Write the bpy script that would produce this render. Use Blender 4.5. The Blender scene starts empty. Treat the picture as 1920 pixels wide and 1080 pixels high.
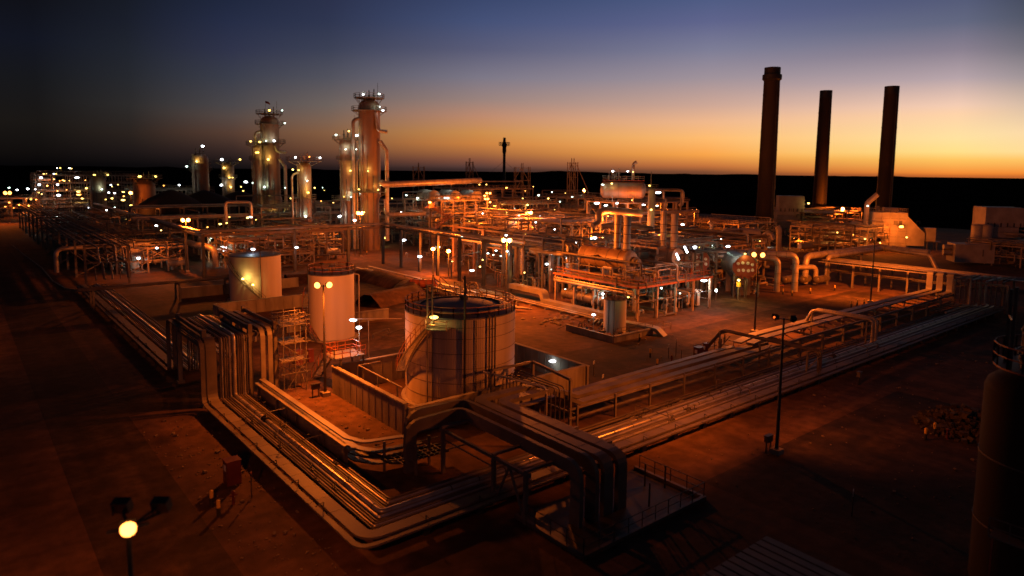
import bpy, math, random
from mathutils import Vector, Matrix, Quaternion
R = math.radians
PI = math.pi
scene = bpy.context.scene
COL = scene.collection
V = Vector

# ------------------------------------------------------------------ camera
CAM_H = 25.0
FPX = 1280.0                       # focal length in pixels of the 1920 frame (24 mm lens)
CYP = 460.0                        # optical axis row (the picture is a crop: lens shift)
_p, _r, _y = math.atan(140 / FPX), R(-0.69), R(-39.5)
_fw = V((0, math.cos(_p), -math.sin(_p))); _up = V((0, math.sin(_p), math.cos(_p))); _rt = V((1, 0, 0))
_rt, _up = math.cos(_r) * _rt - math.sin(_r) * _up, math.cos(_r) * _up + math.sin(_r) * _rt
_M = Matrix.Rotation(_y, 3, 'Z')
RT, UP, FW = _M @ _rt, _M @ _up, _M @ _fw
EYE = V((0, 0, CAM_H))

def ray(px, py):
    return FW + RT * ((px - 960) / FPX) - UP * ((py - CYP) / FPX)
def G(px, py, z=0.0):
    """point of the photograph at height z, in site coordinates"""
    d = ray(px, py); return EYE + d * ((z - CAM_H) / d.z)
def D(px, py, dist):
    """point of the photograph at a horizontal distance"""
    d = ray(px, py); return EYE + d * (dist / math.hypot(d.x, d.y))
def onX(px, py, x):
    d = ray(px, py); return EYE + d * (x / d.x)
def onY(px, py, y):
    d = ray(px, py); return EYE + d * (y / d.y)
def Zat(x, y, py):
    """height above (x, y) that shows at picture row py"""
    lo, hi = -5.0, 200.0
    for _ in range(50):
        m = (lo + hi) / 2; q = V((x, y, m)) - EYE
        if CYP - FPX * q.dot(UP) / q.dot(FW) > py: lo = m
        else: hi = m
    return lo

# ------------------------------------------------------------------ materials
MATS = {}
def mat(name, c1, c2=None, rough=0.6, metal=0.0, scale=1.0, bump=0.0, detail=5, streak=0.0, spec=0.5, lo=0.35, hi=0.65):
    m = bpy.data.materials.new(name); m.use_nodes = True
    nt = m.node_tree; N = nt.nodes; L = nt.links
    b = N['Principled BSDF']
    b.inputs['Roughness'].default_value = rough; b.inputs['Metallic'].default_value = metal
    b.inputs['Specular IOR Level'].default_value = spec
    if c2 is None: c2 = tuple(c * 0.6 for c in c1)
    tc = N.new('ShaderNodeTexCoord'); mp = N.new('ShaderNodeMapping')
    L.new(tc.outputs['Object'], mp.inputs['Vector'])
    if streak: mp.inputs['Scale'].default_value = (1, 1, streak)
    nz = N.new('ShaderNodeTexNoise'); nz.inputs['Scale'].default_value = scale; nz.inputs['Detail'].default_value = detail
    L.new(mp.outputs['Vector'], nz.inputs['Vector'])
    rp = N.new('ShaderNodeValToRGB'); L.new(nz.outputs['Fac'], rp.inputs['Fac'])
    rp.color_ramp.elements[0].position = lo; rp.color_ramp.elements[0].color = (*c2, 1)
    rp.color_ramp.elements[1].position = hi; rp.color_ramp.elements[1].color = (*c1, 1)
    L.new(rp.outputs['Color'], b.inputs['Base Color'])
    rr = N.new('ShaderNodeMapRange'); L.new(nz.outputs['Fac'], rr.inputs['Value'])
    rr.inputs['To Min'].default_value = max(0.05, rough - 0.12); rr.inputs['To Max'].default_value = min(1, rough + 0.12)
    L.new(rr.outputs['Result'], b.inputs['Roughness'])
    if bump:
        bp = N.new('ShaderNodeBump'); bp.inputs['Strength'].default_value = bump; bp.inputs['Distance'].default_value = 0.05
        n2 = N.new('ShaderNodeTexNoise'); n2.inputs['Scale'].default_value = scale * 8; n2.inputs['Detail'].default_value = 4
        L.new(mp.outputs['Vector'], n2.inputs['Vector']); L.new(n2.outputs['Fac'], bp.inputs['Height']); L.new(bp.outputs['Normal'], b.inputs['Normal'])
    MATS[name] = m
    return m
def glow(name, c, s):
    m = bpy.data.materials.new(name); m.use_nodes = True
    b = m.node_tree.nodes['Principled BSDF']
    b.inputs['Base Color'].default_value = (0.8, 0.8, 0.8, 1)
    b.inputs['Emission Color'].default_value = (*c, 1); b.inputs['Emission Strength'].default_value = s
    MATS[name] = m; return m

def ground_mat(m, k=1.0):
    nt = m.node_tree; N = nt.nodes; L = nt.links; b = N['Principled BSDF']
    src = b.inputs['Base Color'].links[0].from_socket
    tc = N.new('ShaderNodeTexCoord')
    def nz(scale, det, stretch=None):
        mp = N.new('ShaderNodeMapping'); L.new(tc.outputs['Object'], mp.inputs['Vector'])
        if stretch: mp.inputs['Scale'].default_value = stretch
        n = N.new('ShaderNodeTexNoise'); n.inputs['Scale'].default_value = scale; n.inputs['Detail'].default_value = det
        L.new(mp.outputs['Vector'], n.inputs['Vector']); return n.outputs['Fac']
    def mul(src, fac, lo, hi, a, bb):
        r = N.new('ShaderNodeValToRGB'); r.color_ramp.elements[0].position = lo; r.color_ramp.elements[1].position = hi
        a = 1-(1-a)*k; r.color_ramp.elements[0].color = (a, a, a, 1); r.color_ramp.elements[1].color = (bb, bb, bb, 1)
        L.new(fac, r.inputs['Fac'])
        x = N.new('ShaderNodeMix'); x.data_type = 'RGBA'; x.blend_type = 'MULTIPLY'; x.inputs['Factor'].default_value = 1
        L.new(src, x.inputs['A']); L.new(r.outputs['Color'], x.inputs['B']); return x.outputs['Result']
    src = mul(src, nz(0.9, 6), 0.35, 0.65, 0.72, 1.1)
    src = mul(src, nz(0.35, 5, (1, 0.06, 1)), 0.42, 0.6, 0.8, 1.08)      # wheel tracks along the roads
    src = mul(src, nz(0.35, 5, (0.06, 1, 1)), 0.42, 0.6, 0.82, 1.05)
    src = mul(src, nz(0.13, 3), 0.56, 0.66, 1.0, 0.6)                    # oil and damp stains
    src = mul(src, nz(14, 2), 0.3, 0.7, 0.75, 1.15)
    L.new(src, b.inputs['Base Color'])
    return m
M_SAND = ground_mat(mat('sand', (0.16, 0.084, 0.05), (0.085, 0.045, 0.028), 0.92, 0, 0.06, 0.7, 9, spec=0.2, lo=0.3, hi=0.7), 1.25)
M_ROAD = mat('road_surface', (0.09, 0.052, 0.034), (0.05, 0.03, 0.02), 0.9, 0, 0.25, 0.5, 8, spec=0.2); ground_mat(M_ROAD, 1.6)
M_CONC = mat('concrete', (0.30, 0.26, 0.21), (0.17, 0.145, 0.12), 0.85, 0, 0.6, 0.4, 6, streak=0.3)
M_STEEL = mat('painted_steel', (0.17, 0.14, 0.115), (0.095, 0.078, 0.065), 0.6, 0.0, 0.8)
M_DARK = mat('dark_steel', (0.07, 0.06, 0.055), (0.035, 0.03, 0.028), 0.5, 0.2, 0.8)
M_GALV = mat('galvanised_cover', (0.235, 0.205, 0.18), (0.15, 0.13, 0.115), 0.55, 0.1, 0.5)
M_CLAD = mat('aluminium_cladding', (0.40, 0.345, 0.29), (0.26, 0.22, 0.185), 0.42, 0.35, 0.7, 0.15)
M_PIPE = mat('bare_pipe', (0.13, 0.105, 0.09), (0.07, 0.055, 0.047), 0.5, 0.2, 0.6)
M_SHINY = mat('polished_cladding', (0.46, 0.41, 0.36), (0.3, 0.27, 0.235), 0.32, 0.6, 0.7, 0.1)
M_RED = mat('safety_orange_paint', (0.34, 0.115, 0.045), (0.22, 0.07, 0.028), 0.5, 0, 1.2)
M_TANK = mat('tank_paint', (0.50, 0.43, 0.36), (0.40, 0.335, 0.275), 0.55, 0, 0.5, 0.1, 6, streak=0.06, lo=.3, hi=.6)
M_TANKR = mat('ribbed_tank_cladding', (0.48, 0.40, 0.325), (0.34, 0.28, 0.225), 0.5, 0.15, 0.7, 0.1, 6, streak=0.06)
M_ROOF = mat('blue_grey_roof', (0.10, 0.105, 0.15), (0.06, 0.065, 0.10), 0.7, 0, 0.6)
M_STACK = mat('dark_stack', (0.032, 0.021, 0.015), (0.016, 0.011, 0.008), 0.8, 0, 0.35, 0.2, 5, streak=0.3)  # near-black brown, shared by chimneys and cone roof tanks
M_HOUSE = mat('pale_sheet_cladding', (0.38, 0.33, 0.275), (0.27, 0.23, 0.19), 0.6, 0, 0.4)
M_BLACK = mat('black_paint', (0.025, 0.023, 0.022), (0.015, 0.014, 0.013), 0.5, 0, 1.0)
M_YEL = mat('yellow_paint', (0.6, 0.38, 0.04), (0.45, 0.27, 0.03), 0.5, 0, 1.0)
M_RUST = mat('red_oxide_paint', (0.28, 0.06, 0.03), (0.18, 0.04, 0.02), 0.6, 0, 1.0)
M_BROWN = mat('brown_painted_steel', (0.20, 0.115, 0.07), (0.12, 0.068, 0.042), 0.6, 0, 0.8)
M_COL = mat('weathered_column_cladding', (0.27, 0.175, 0.115), (0.165, 0.105, 0.068), 0.5, 0.15, 0.5, 0.15, 6, streak=.2)
M_FRAME = mat('painted_steel_brightened', (0.34, 0.25, 0.18), (0.2, 0.145, 0.105), 0.55, 0, 0.8)  # painted steel lightened, so lamplight on the frames is in the colour
M_DUCT = mat('galvanised_cover_shaded', (0.15, 0.122, 0.102), (0.085, 0.069, 0.058), 0.6, 0.05, 0.4, 0.1)  # galvanised cover darkened, with the shade of its area put into the colour
M_PLAIN = mat('unlit_desert_plain', (0.022, 0.017, 0.013), (0.012, 0.009, 0.007), 1.0, 0, 0.01, spec=0.0)  # near-black ground: the plain's lack of light is put into the colour
M_CABINET = mat('fire_red_paint', (0.12, 0.025, 0.016), (0.08, 0.016, 0.01), 0.45, 0, 1.0)
M_WHITE = mat('white_sign_paint', (0.7, 0.68, 0.62), (0.6, 0.58, 0.52), 0.5, 0, 1.0)
M_RUBBLE = mat('rubble_stone', (0.20, 0.15, 0.11), (0.10, 0.075, 0.055), 0.95, 0, 2.0, 0.5)
M_DARKRUB = mat('dark_rubble', (0.06, 0.042, 0.032), (0.03, 0.022, 0.017), 0.95, 0, 2.0, 0.6)
L_SOD = glow('sodium_lens', (1.0, 0.31, 0.055), 7.5)
L_SODD = glow('dim_sodium_lens', (1.0, 0.12, 0.01), 2.2)
L_W = glow('white_lamp_glass', (0.88, 0.94, 1.0), 9)
L_G = glow('mercury_lamp_glass', (0.72, 1.0, 0.86), 5)
L_Y = glow('yellow_lamp_glass', (1.0, 0.62, 0.12), 5)
L_O = glow('orange_lamp_glass', (1.0, 0.36, 0.06), 7)

# ------------------------------------------------------------------ mesh builder
class MB:
    def __init__(s): s.v = []; s.f = []; s.sm = []
    def add(s, vs, fs, smooth=False):
        o = len(s.v); s.v += [V(a) for a in vs]
        for f in fs: s.f.append([i + o for i in f]); s.sm.append(smooth)
        return s
    def box(s, x0, y0, z0, x1, y1, z1):
        if x1 < x0: x0, x1 = x1, x0
        if y1 < y0: y0, y1 = y1, y0
        if z1 < z0: z0, z1 = z1, z0
        return s.add([(x0,y0,z0),(x1,y0,z0),(x1,y1,z0),(x0,y1,z0),(x0,y0,z1),(x1,y0,z1),(x1,y1,z1),(x0,y1,z1)],
              [(0,3,2,1),(4,5,6,7),(0,1,5,4),(1,2,6,5),(2,3,7,6),(3,0,4,7)])
    def cbox(s, c, sx, sy, sz, rz=0.0, tilt=0.0):
        q = Matrix.Rotation(rz, 3, 'Z') @ Matrix.Rotation(tilt, 3, 'X')
        vs = [V(c) + q @ V((a*sx/2, b*sy/2, d*sz/2)) for d in (-1, 1) for a, b in ((-1,-1),(1,-1),(1,1),(-1,1))]
        return s.add(vs, [(0,3,2,1),(4,5,6,7),(0,1,5,4),(1,2,6,5),(2,3,7,6),(3,0,4,7)])
    def bar(s, a, b, w=0.2, h=None):
        a, b = V(a), V(b); h = h or w; d = (b - a)
        if d.length < 1e-4: return s
        d.normalize(); up = V((0,0,1)) if abs(d.z) < 0.95 else V((0,1,0))
        r = d.cross(up).normalized(); u = r.cross(d)
        r *= w/2; u *= h/2
        return s.add([a-r-u,a+r-u,a+r+u,a-r+u,b-r-u,b+r-u,b+r+u,b-r+u],
              [(0,1,2,3),(7,6,5,4),(0,4,5,1),(1,5,6,2),(2,6,7,3),(3,7,4,0)])
    def fan(s, ring, flip=False):
        f = list(range(len(ring)));
        return s.add(ring, [f[::-1] if flip else f])
    def lathe(s, c, prof, n=32, cap=True, axis=None):
        """profile [(r, z)] turned about a vertical (or given) axis through c"""
        c = V(c); ax = V(axis).normalized() if axis is not None else V((0,0,1))
        q = V((0,0,1)).rotation_difference(ax).to_matrix()
        vs = []; fs = []
        for r, z in prof:
            for k in range(n):
                t = 2*PI*k/n; vs.append(c + q @ V((r*math.cos(t), r*math.sin(t), z)))
        for i in range(len(prof)-1):
            for k in range(n):
                a = i*n+k; b = i*n+(k+1) % n; fs.append((a, b, b+n, a+n))
        s.add(vs, fs, True)
        if cap:
            if prof[0][0] > 1e-3: s.fan(vs[:n], True)
            if prof[-1][0] > 1e-3: s.fan(vs[-n:])
        return s
    def cyl(s, a, b, r, n=12, r2=None):
        a, b = V(a), V(b); return s.lathe(a, [(r, 0), (r if r2 is None else r2, (b-a).length)], n, True, b-a)
    def sweep(s, path, prof, smooth=True, up=(0,0,1), closed=True):
        P = [V(p) for p in path]; n = len(prof); T = []
        for i in range(len(P)):
            a = P[max(i-1, 0)]; b = P[min(i+1, len(P)-1)]
            if 0 < i < len(P)-1: d = (P[i]-a).normalized() + (b-P[i]).normalized()
            else: d = b - a
            T.append(d.normalized())
        u0 = V(up)
        if abs(T[0].dot(u0)) > 0.97: u0 = V((0,1,0)) if abs(T[0].y) < 0.9 else V((1,0,0))
        r = T[0].cross(u0).normalized(); vs = []
        for i, p in enumerate(P):
            if i:
                q = T[i-1].rotation_difference(T[i]); r = q @ r
                r = (r - T[i]*r.dot(T[i])).normalized()
            u = r.cross(T[i])
            k = 1.0
            vs += [p + r*x*k + u*y for x, y in prof]
        fs = []
        for i in range(len(P)-1):
            for j in range(n):
                a = i*n+j; b = i*n+(j+1) % n; fs.append((a, b, b+n, a+n))
        s.add(vs, fs, smooth); s.fan(vs[:n], True); s.fan(vs[-n:])
        return s
    def tube(s, path, r, n=8, bend=None):
        return s.sweep(fillet(path, bend if bend is not None else 2.2*r), [(r*math.cos(2*PI*k/n), r*math.sin(2*PI*k/n)) for k in range(n)])
    def duct(s, path, w, h, bend=0.8):
        return s.sweep(fillet(path, bend, 5), [(-w/2,-h/2),(w/2,-h/2),(w/2,h/2),(-w/2,h/2)], False)
    def rail(s, path, h=1.1, w=0.06, step=1.6, closed=False):
        P = [V(p) for p in path]
        if closed: P.append(P[0])
        for a, b in zip(P, P[1:]):
            n = max(1, round((b-a).length/step))
            for k in range(n+1):
                p = a.lerp(b, k/n); s.bar(p, p+V((0,0,h)), w)
            for t in (0.5, 1.0): s.bar(a+V((0,0,h*t)), b+V((0,0,h*t)), w)
        return s
    def build(s, name, m, parent=None, extra=()):
        me = bpy.data.meshes.new(name)
        off = parent['_o'] if parent is not None else (0,0,0)
        off = V(off)
        me.from_pydata([v-off for v in s.v], [], s.f)
        me.polygons.foreach_set('use_smooth', s.sm)
        me.materials.append(m); me.update()
        if any(s.sm): me.set_sharp_from_angle(angle=R(38))
        o = bpy.data.objects.new(name, me); COL.objects.link(o)
        o['_o'] = tuple(off)
        if parent is not None: o.parent = parent
        return o

def fillet(path, rad, seg=5):
    P = [V(p) for p in path]; out = [P[0]]
    for i in range(1, len(P)-1):
        a, p, b = P[i-1], P[i], P[i+1]
        d1 = (a-p); d2 = (b-p); l1, l2 = d1.length, d2.length
        if l1 < 1e-4 or l2 < 1e-4: continue
        d1.normalize(); d2.normalize(); ang = d1.angle(d2)
        if ang > PI-0.05: out.append(p); continue
        t = min(rad/math.tan(ang/2), 0.49*l1, 0.49*l2)
        p1, p2 = p+d1*t, p+d2*t
        for k in range(seg+1):
            u = k/seg; out.append(p1*(1-u)**2 + p*2*u*(1-u) + p2*u*u)
    out.append(P[-1]); return out

def T(name, label, cat, loc=(0,0,0), group=None):
    o = bpy.data.objects.new(name, None); COL.objects.link(o); o.empty_display_size = 0.5
    o.location = loc; o['_o'] = tuple(loc); o['label'] = label; o['category'] = cat
    if group: o['group'] = group
    return o
def tag(o, label, cat, group=None):
    o['label'] = label; o['category'] = cat
    if group: o['group'] = group
    return o
def struct(o, label=None):
    o['kind'] = 'structure'
    if label: o['label'] = label
    return o
def copy_thing(o, dloc, label=None):
    """a copy of a thing with its parts and sub-parts"""
    c = o.copy(); COL.objects.link(c); c.location = V(o.location) + V(dloc)
    if label: c['label'] = label
    for ch in o.children:
        d = ch.copy(); COL.objects.link(d); d.parent = c
        for g in ch.children:
            e = g.copy(); COL.objects.link(e); e.parent = d
    return c

def light(pos, watts, col, parent=None, r=0.25, aim=None, cone=150):
    d = bpy.data.lights.new('lamp_light', 'SPOT' if aim is not None else 'POINT')
    if aim is not None: d.spot_size = R(cone); d.spot_blend = 1.0
    d.energy = watts*(GAIN_S if col == C_SOD else GAIN_Y if col == C_Y else GAIN_W); d.color = col; d.shadow_soft_size = r
    o = bpy.data.objects.new('lamp_light', d); COL.objects.link(o)
    off = V(parent['_o']) if parent is not None else V((0,0,0))
    o.location = V(pos) - off
    if aim is not None: o.rotation_euler = V((0,0,-1)).rotation_difference(V(aim)).to_euler()
    if parent is not None: o.parent = parent
    return o
C_SOD = (1.0, 0.175, 0.013)
GAIN_S, GAIN_Y, GAIN_W = 4.7, 0.6, 0.5
C_W = (0.85, 1.0, 0.92)
C_Y = (1.0, 0.68, 0.16)
KL = {'w': (L_W, C_W), 'g': (L_G, (0.7, 1.0, 0.8)), 'y': (L_Y, C_Y), 'o': (L_O, C_SOD), 's': (L_SOD, C_SOD)}
def lamp(parent, pos, kind='w', r=0.28, watts=0, name='work_lamp', wide=1.0, loff=(-0.6,-0.6,-0.5)):
    """a bulkhead lamp bolted to its parent: a glass bowl, and its light"""
    m = MB(); p = V(pos)
    n = 8; prof = [(r*0.35, -r*0.75), (r*0.85, -r*0.4), (r, 0.0), (r*0.85, r*0.35), (r*0.4, r*0.6)]
    m.lathe(p, prof, n)
    if wide != 1.0:
        for i, v in enumerate(m.v):
            d = v - p; a = d.dot(RT); m.v[i] = v + RT*(a*(wide-1))
    o = m.build(name, KL[kind][0], parent)
    if watts: light(p + V(loff), watts, KL[kind][1], o, 0.2)
    return o
# ================================================================== setting
def sheet(name, pts, z, m):
    mb = MB(); mb.fan([V((x, y, z)) for x, y in pts]); return struct(mb.build(name, m))
gm = MB(); N_ = 64
GP = [(120+245*math.copysign(abs(math.cos(2*PI*k/N_))**.6, math.cos(2*PI*k/N_))*(1+.03*math.sin(5*k)), 185+300*math.copysign(abs(math.sin(2*PI*k/N_))**.6, math.sin(2*PI*k/N_))*(1+.03*math.sin(7*k))) for k in range(N_)]
gm.fan([V((x,y,0)) for x,y in GP])
struct(gm.build('ground', M_SAND))
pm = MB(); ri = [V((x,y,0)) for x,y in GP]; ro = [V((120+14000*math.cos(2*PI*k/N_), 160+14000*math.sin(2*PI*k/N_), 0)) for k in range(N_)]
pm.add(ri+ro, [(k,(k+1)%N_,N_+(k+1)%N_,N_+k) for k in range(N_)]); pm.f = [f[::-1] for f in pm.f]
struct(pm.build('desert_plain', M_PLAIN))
sheet('access_road', [(5.9,-60),(12.6,-60),(12.6,330),(5.9,330)], .004, M_ROAD)
sheet('crossing_road', [(12.6,75.5),(34,75.5),(60,77),(60,83.5),(34,83),(12.6,83)], .008, M_ROAD)
sheet('yard_road', [(57,54.5),(150,56),(150,66),(84,65),(62,67),(57,66)], .006, M_ROAD)
sheet('rear_yard_road', [(60,92),(75,92),(75,150),(60,150)], .006, M_ROAD)
sheet('plot_apron', [(46,8),(84,12),(84,31),(46,31)], .005, M_ROAD)
# kerb of the far road
k = MB()
kp = [V((14.2,262,.07)),V((15.2,229,.07)),V((16.4,200,.07)),V((16.2,176,.07)),V((17.2,163,.07)),V((20.5,157.5,.07))]
k.sweep(fillet(kp, 6, 4), [(-.12,-.07),(.12,-.07),(.12,.08),(-.12,.08)], False)
struct(k.build('kerb', M_CONC))
# earth banks of the rear tank compound
def bank(path, w, h):
    P = fillet(path, 4, 4); rnd = random.Random(5)
    m = MB(); vs = []; prof = [(-.5,0),(-.3,.62),(-.12,1),(.12,1),(.3,.6),(.5,0)]
    for i, p in enumerate(P):
        a = P[max(i-1,0)]; b = P[min(i+1,len(P)-1)]; d = (b-a).normalized(); r = V((d.y,-d.x,0))
        for x, z in prof: vs.append(p + r*x*w + V((0,0,z*h*(1+rnd.uniform(-.12,.12)) - .02)))
    n = len(prof); fs = [(i*n+j, i*n+j+1, (i+1)*n+j+1, (i+1)*n+j) for i in range(len(P)-1) for j in range(n-1)]
    m.add(vs, fs, True); return struct(m.build('earth_bank', M_SAND))
bank([(58,112,0),(70,116,0),(73.5,124,0),(73.5,142,0),(56,146,0)], 7, 1.9)

# loose stones and litter on the open ground
rg = random.Random(19); m = MB()
for k in range(900):
    u = rg.random()
    if u < .35: x, y = rg.uniform(12.7,18.4), rg.uniform(30,72)
    elif u < .7: x, y = rg.uniform(46,110), rg.uniform(14,36.5)
    elif u < .85: x, y = rg.uniform(26,31.5), rg.uniform(52,72)
    else: x, y = rg.uniform(57,95), rg.uniform(53,66)
    sz = rg.uniform(.04,.12) if rg.random() < .93 else rg.uniform(.15,.28)
    m.cbox((x,y,sz*.25+.006), sz*rg.uniform(.8,1.8), sz, sz*.6, rg.uniform(0,3), rg.uniform(-.4,.4))
o = m.build('gravel', M_RUBBLE); o['kind'] = 'stuff'; o['label'] = 'loose stones scattered over the open ground'
for px, py, w, l in ((1490,760,2.2,'pale patched rectangle'),(1400,800,1.6,''),(520,900,1.2,'')): pass

# ================================================================== lamp masts
def mast(p, h, label, heads=2, watts=4000, lit='s', gap=0.55, base=True, yaw=0.0, pr=0.11, aim=None, cone=150):
    p = V((p[0], p[1], 0)); t = T('floodlight_mast', label, 'lamp post', p, 'sodium floodlight masts')
    MB().lathe(p, [(pr*1.5,0),(pr*1.35,h*.35),(pr*1.3,h*.35),(pr,h*.7),(pr*.75,h)], 10).build('pole', M_DARK, t)
    if base: MB().box(p.x-.45,p.y-.45,0,p.x+.45,p.y+.45,.45).lathe(p+V((0,0,.45)), [(.22,0),(.22,.06)], 10).build('base', M_CONC, t)
    to = V((-p.x,-p.y,0)).normalized(); side = V((to.y,-to.x,0))*-1
    c = p + V((0,0,h))
    MB().bar(c-side*(gap+.1)+V((0,0,-.1)), c+side*(gap+.1)+V((0,0,-.1)), .08).build('crossarm', M_STEEL, t)
    rz = math.atan2(to.y, to.x) + PI/2
    for i in range(heads):
        s = (i-(heads-1)/2)*2*gap if heads > 1 else 0
        q = c + side*s + to*.25 + V((0,0,.1))
        a = rz + (0.5 if s > 0 else -0.5)*(heads > 1) + yaw
        f = MB().cbox(q, .52, .36, .40, a, R(-25))
        f.cbox(q+V((0,0,-.25)), .1, .1, .2, a)
        fl = f.build('floodlight', M_DARK, t)
        out = V((math.sin(a), -math.cos(a), 0))
        gs = .85 + math.hypot(p.x,p.y)/190; lens = MB(); lc = q + out*.15 + V((0,0,-.04))  # lens swells with distance: glare put into its shape
        lens.lathe(lc, [(.27*gs,0),(.25*gs,.10),(.15*gs,.19),(.02,.22)], 12, True, out + V((0,0,-.1)))
        if lit == 's': lens.build('lens', L_SOD, fl)
        elif i == 0: MB().lathe(lc, [(.12,0),(.1,.08),(.02,.11)], 10, True, out+V((0,0,-.1))).build('lens', L_SODD, fl)
        else: lens.build('lens', M_BLACK, fl)
    if watts and not isinstance(aim, list): aim = [(aim, cone, watts)]
    for (av, cn, wt) in (aim if watts else []):
        dv = V((av[0],av[1],0)).normalized() if av else to
        light(c + dv*1.25 + V((0,0,.1)), wt, C_SOD, t, .3 if lit == 's' else 1.0, av, cn)
    return t
def mast_at(px, py, label, h=12.4, **kw):
    g = G(px, py, h); return mast((g.x, g.y), h, label, **kw)

mast((30.8,69.5), 12.4, 'twin sodium floodlight mast in front of the slim pale tank', watts=1, aim=[((.42,.85,-.45),115,6500),((-.1,-.35,-1),160,5000)])
mast_at(1422,478,'twin sodium floodlight mast on the open yard before the boilers', watts=9000, aim=(.05,.3,-1), cone=172)
mast_at(950,451,'twin sodium floodlight mast beside the orange painted pipe bridge', watts=9000)
mast_at(348,413,'twin sodium floodlight mast inside the pipe bridge corner', watts=4000)
mast_at(675,400,'twin sodium floodlight mast at the foot of the tallest column', watts=3000)
mast_at(992,399,'twin sodium floodlight mast among the open process frames', watts=4200)
mast_at(1302,396,'twin sodium floodlight mast on the dark plain behind the drum structure', watts=9000)
mast_at(1580,392,'single sodium floodlight mast between the two slimmer chimneys', h=10.5, heads=1, watts=5000)
mast_at(343,378,'single sodium floodlight mast in front of the cone roofs', h=13, heads=1, watts=1600)
mast_at(245,362,'single sodium floodlight mast beside the squat cladded column', h=15, heads=1, watts=700)
mast_at(14,362,'bright sodium floodlight mast at the far end of the access road', h=13, heads=2, watts=4500, aim=(-.3,-.5,-1), cone=165, gap=.7)
mast_at(1095,357,'sodium floodlight mast beside the elevated drum', h=12, heads=1, watts=12000)
mast_at(841,471,'short sodium floodlight post by the tilted roof panel', h=6, heads=1, watts=2600, base=False)
mast_at(812,467,'short sodium floodlight post beside a thick bridge column', h=6, heads=1, watts=2200, base=False)
# near mast, lamp facing the road, two dark spare heads behind it
g = G(240, 985, 12.4)
nm = mast((g.x, g.y), 12.4, 'floodlight mast beside the access road, one lamp lit and two dark', heads=1, watts=3200, aim=(-.1,.45,-1), cone=150)
for dx, dy in ((-.62,.75),(.75,.85)):
    q = V((g.x, g.y, 12.75)) + V((RT.x,RT.y,0)).normalized()*dx + V((FW.x,FW.y,0)).normalized()*dy
    MB().bar(q+V((0,0,-.3)), (g.x,g.y,12.35), .07).bar(q+V((.3,0,-.3)), q+V((.3,0,.1)), .05).bar(q+V((-.3,0,-.3)), q+V((-.3,0,.1)), .05).build('head_bracket', M_DARK, nm)
    MB().cbox(q, .6, .35, .45, R(-40), R(20)).bar(q, (g.x,g.y,12.3), .06).build('floodlight', M_DARK, nm)
mast((56.1,30.3), 12.4, 'floodlight mast with lit heads turned away and a dull red glow, beside the pipe track', lit='d', heads=2, watts=1, gap=.7, aim=[((1,.2,-1),125,1700),((-.42,.95,-.7),120,4200)])  # both heads are lit but turned away; the spots carry their light
g = G(1632,568); mast((g.x,g.y), 12.4, 'floodlight mast seen from behind, beside the long pipe and the far rack', lit='d', heads=2, watts=13000, gap=.6, aim=(.5,.45,-.7), cone=165)
mast((-16,118), 12.4, 'sodium floodlight mast on the far side of the access road', watts=1700, aim=(.3,0,-1), cone=150)

# ================================================================== bollards, cabinets, small posts
def bollard(x, y, label):
    t = T('bollard', label, 'bollard', (x,y,0), 'yellow and black bollards')
    MB().lathe((x,y,0), [(.14,0),(.14,.62)], 10).build('lower_sleeve', M_BLACK, t)
    MB().lathe((x,y,.62), [(.14,0),(.14,.5),(.12,.56),(.03,.6)], 10).build('upper_sleeve', M_YEL, t)
for px, py, l in [(397,948,'yellow topped bollard beside the access road, next to the red hydrant'),(410,967,'yellow topped bollard beside the access road, closer to the sodium lamp mast'),
    (1735,825,'yellow and black bollard beside the rubble heap, on the pipe track side'),(1752,815,'yellow and black bollard touching the rubble heap'),
    (1219,670,'yellow and black bollard at the yard road edge near the twin sign posts'),(1358,640,'bollard at the yard end of the cable tray bridge'),(1232,690,'bollard beside the twin sign posts'),
    (1199,640,'bollard at the corner of the small bund'),
    (1468,552,'bollard under the first big pipe elbow'),(1485,555,'bollard under the second big pipe elbow'),(1519,551,'bollard between the big elbows and the long rack'),(1565,545,'bollard at the end of the long rack'),
    (1596,576,'first bollard of three beside the cable trays'),(1607,573,'middle bollard of three beside the cable trays'),(1620,572,'last bollard of three beside the cable trays'),
    (848,478,'bollard between two bridge columns'),(688,478,'bollard in front of the tallest column')]:
    g = G(px, py); bollard(g.x, g.y, l)
def cabinet(px, py, w, d, h, m, name, label, cat, legs=0.0, door=True):
    g = G(px, py); x, y = g.x, g.y
    t = T(name, label, cat, (x,y,0))
    MB().box(x-w/2,y-d/2,legs+.003,x+w/2,y+d/2,legs+h).box(x-w/2-.05,y-d/2-.05,legs+h,x+w/2+.05,y+d/2+.05,legs+h+.07).build('body', m, t)
    if legs:
        for sx in (-1,1): MB().box(x+sx*(w/2-.1)-.05,y-.05,0,x+sx*(w/2-.1)+.05,y+.05,legs).build('leg', M_DARK, t)
    if door:
        MB().box(x-w/2+.08,y-d/2-.03,legs+.12,x+w/2-.08,y-d/2-.002,legs+h-.1).build('door', m, t)
        MB().box(x-w/2-.02,y-d/4,legs+h*.6,x-w/2-.003,y+d/4,legs+h*.85).build('notice_plate', M_WHITE, t)
    return t
cabinet(559,684,.8,.8,1.9,M_CABINET,'fire_cabinet','red fire cabinet beside the scaffold tower','cabinet')
cabinet(582,678,.7,.7,1.6,M_CABINET,'fire_cabinet','red fire cabinet near the slim pale tank stair','cabinet')
cabinet(1309,677,1.1,.8,1.9,M_CABINET,'fire_cabinet','broad red fire cabinet beside the cable trays','cabinet')
cabinet(1322,671,.5,.5,2.0,M_CABINET,'fire_cabinet','narrow red post cabinet by the yard handrail','cabinet')
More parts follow.
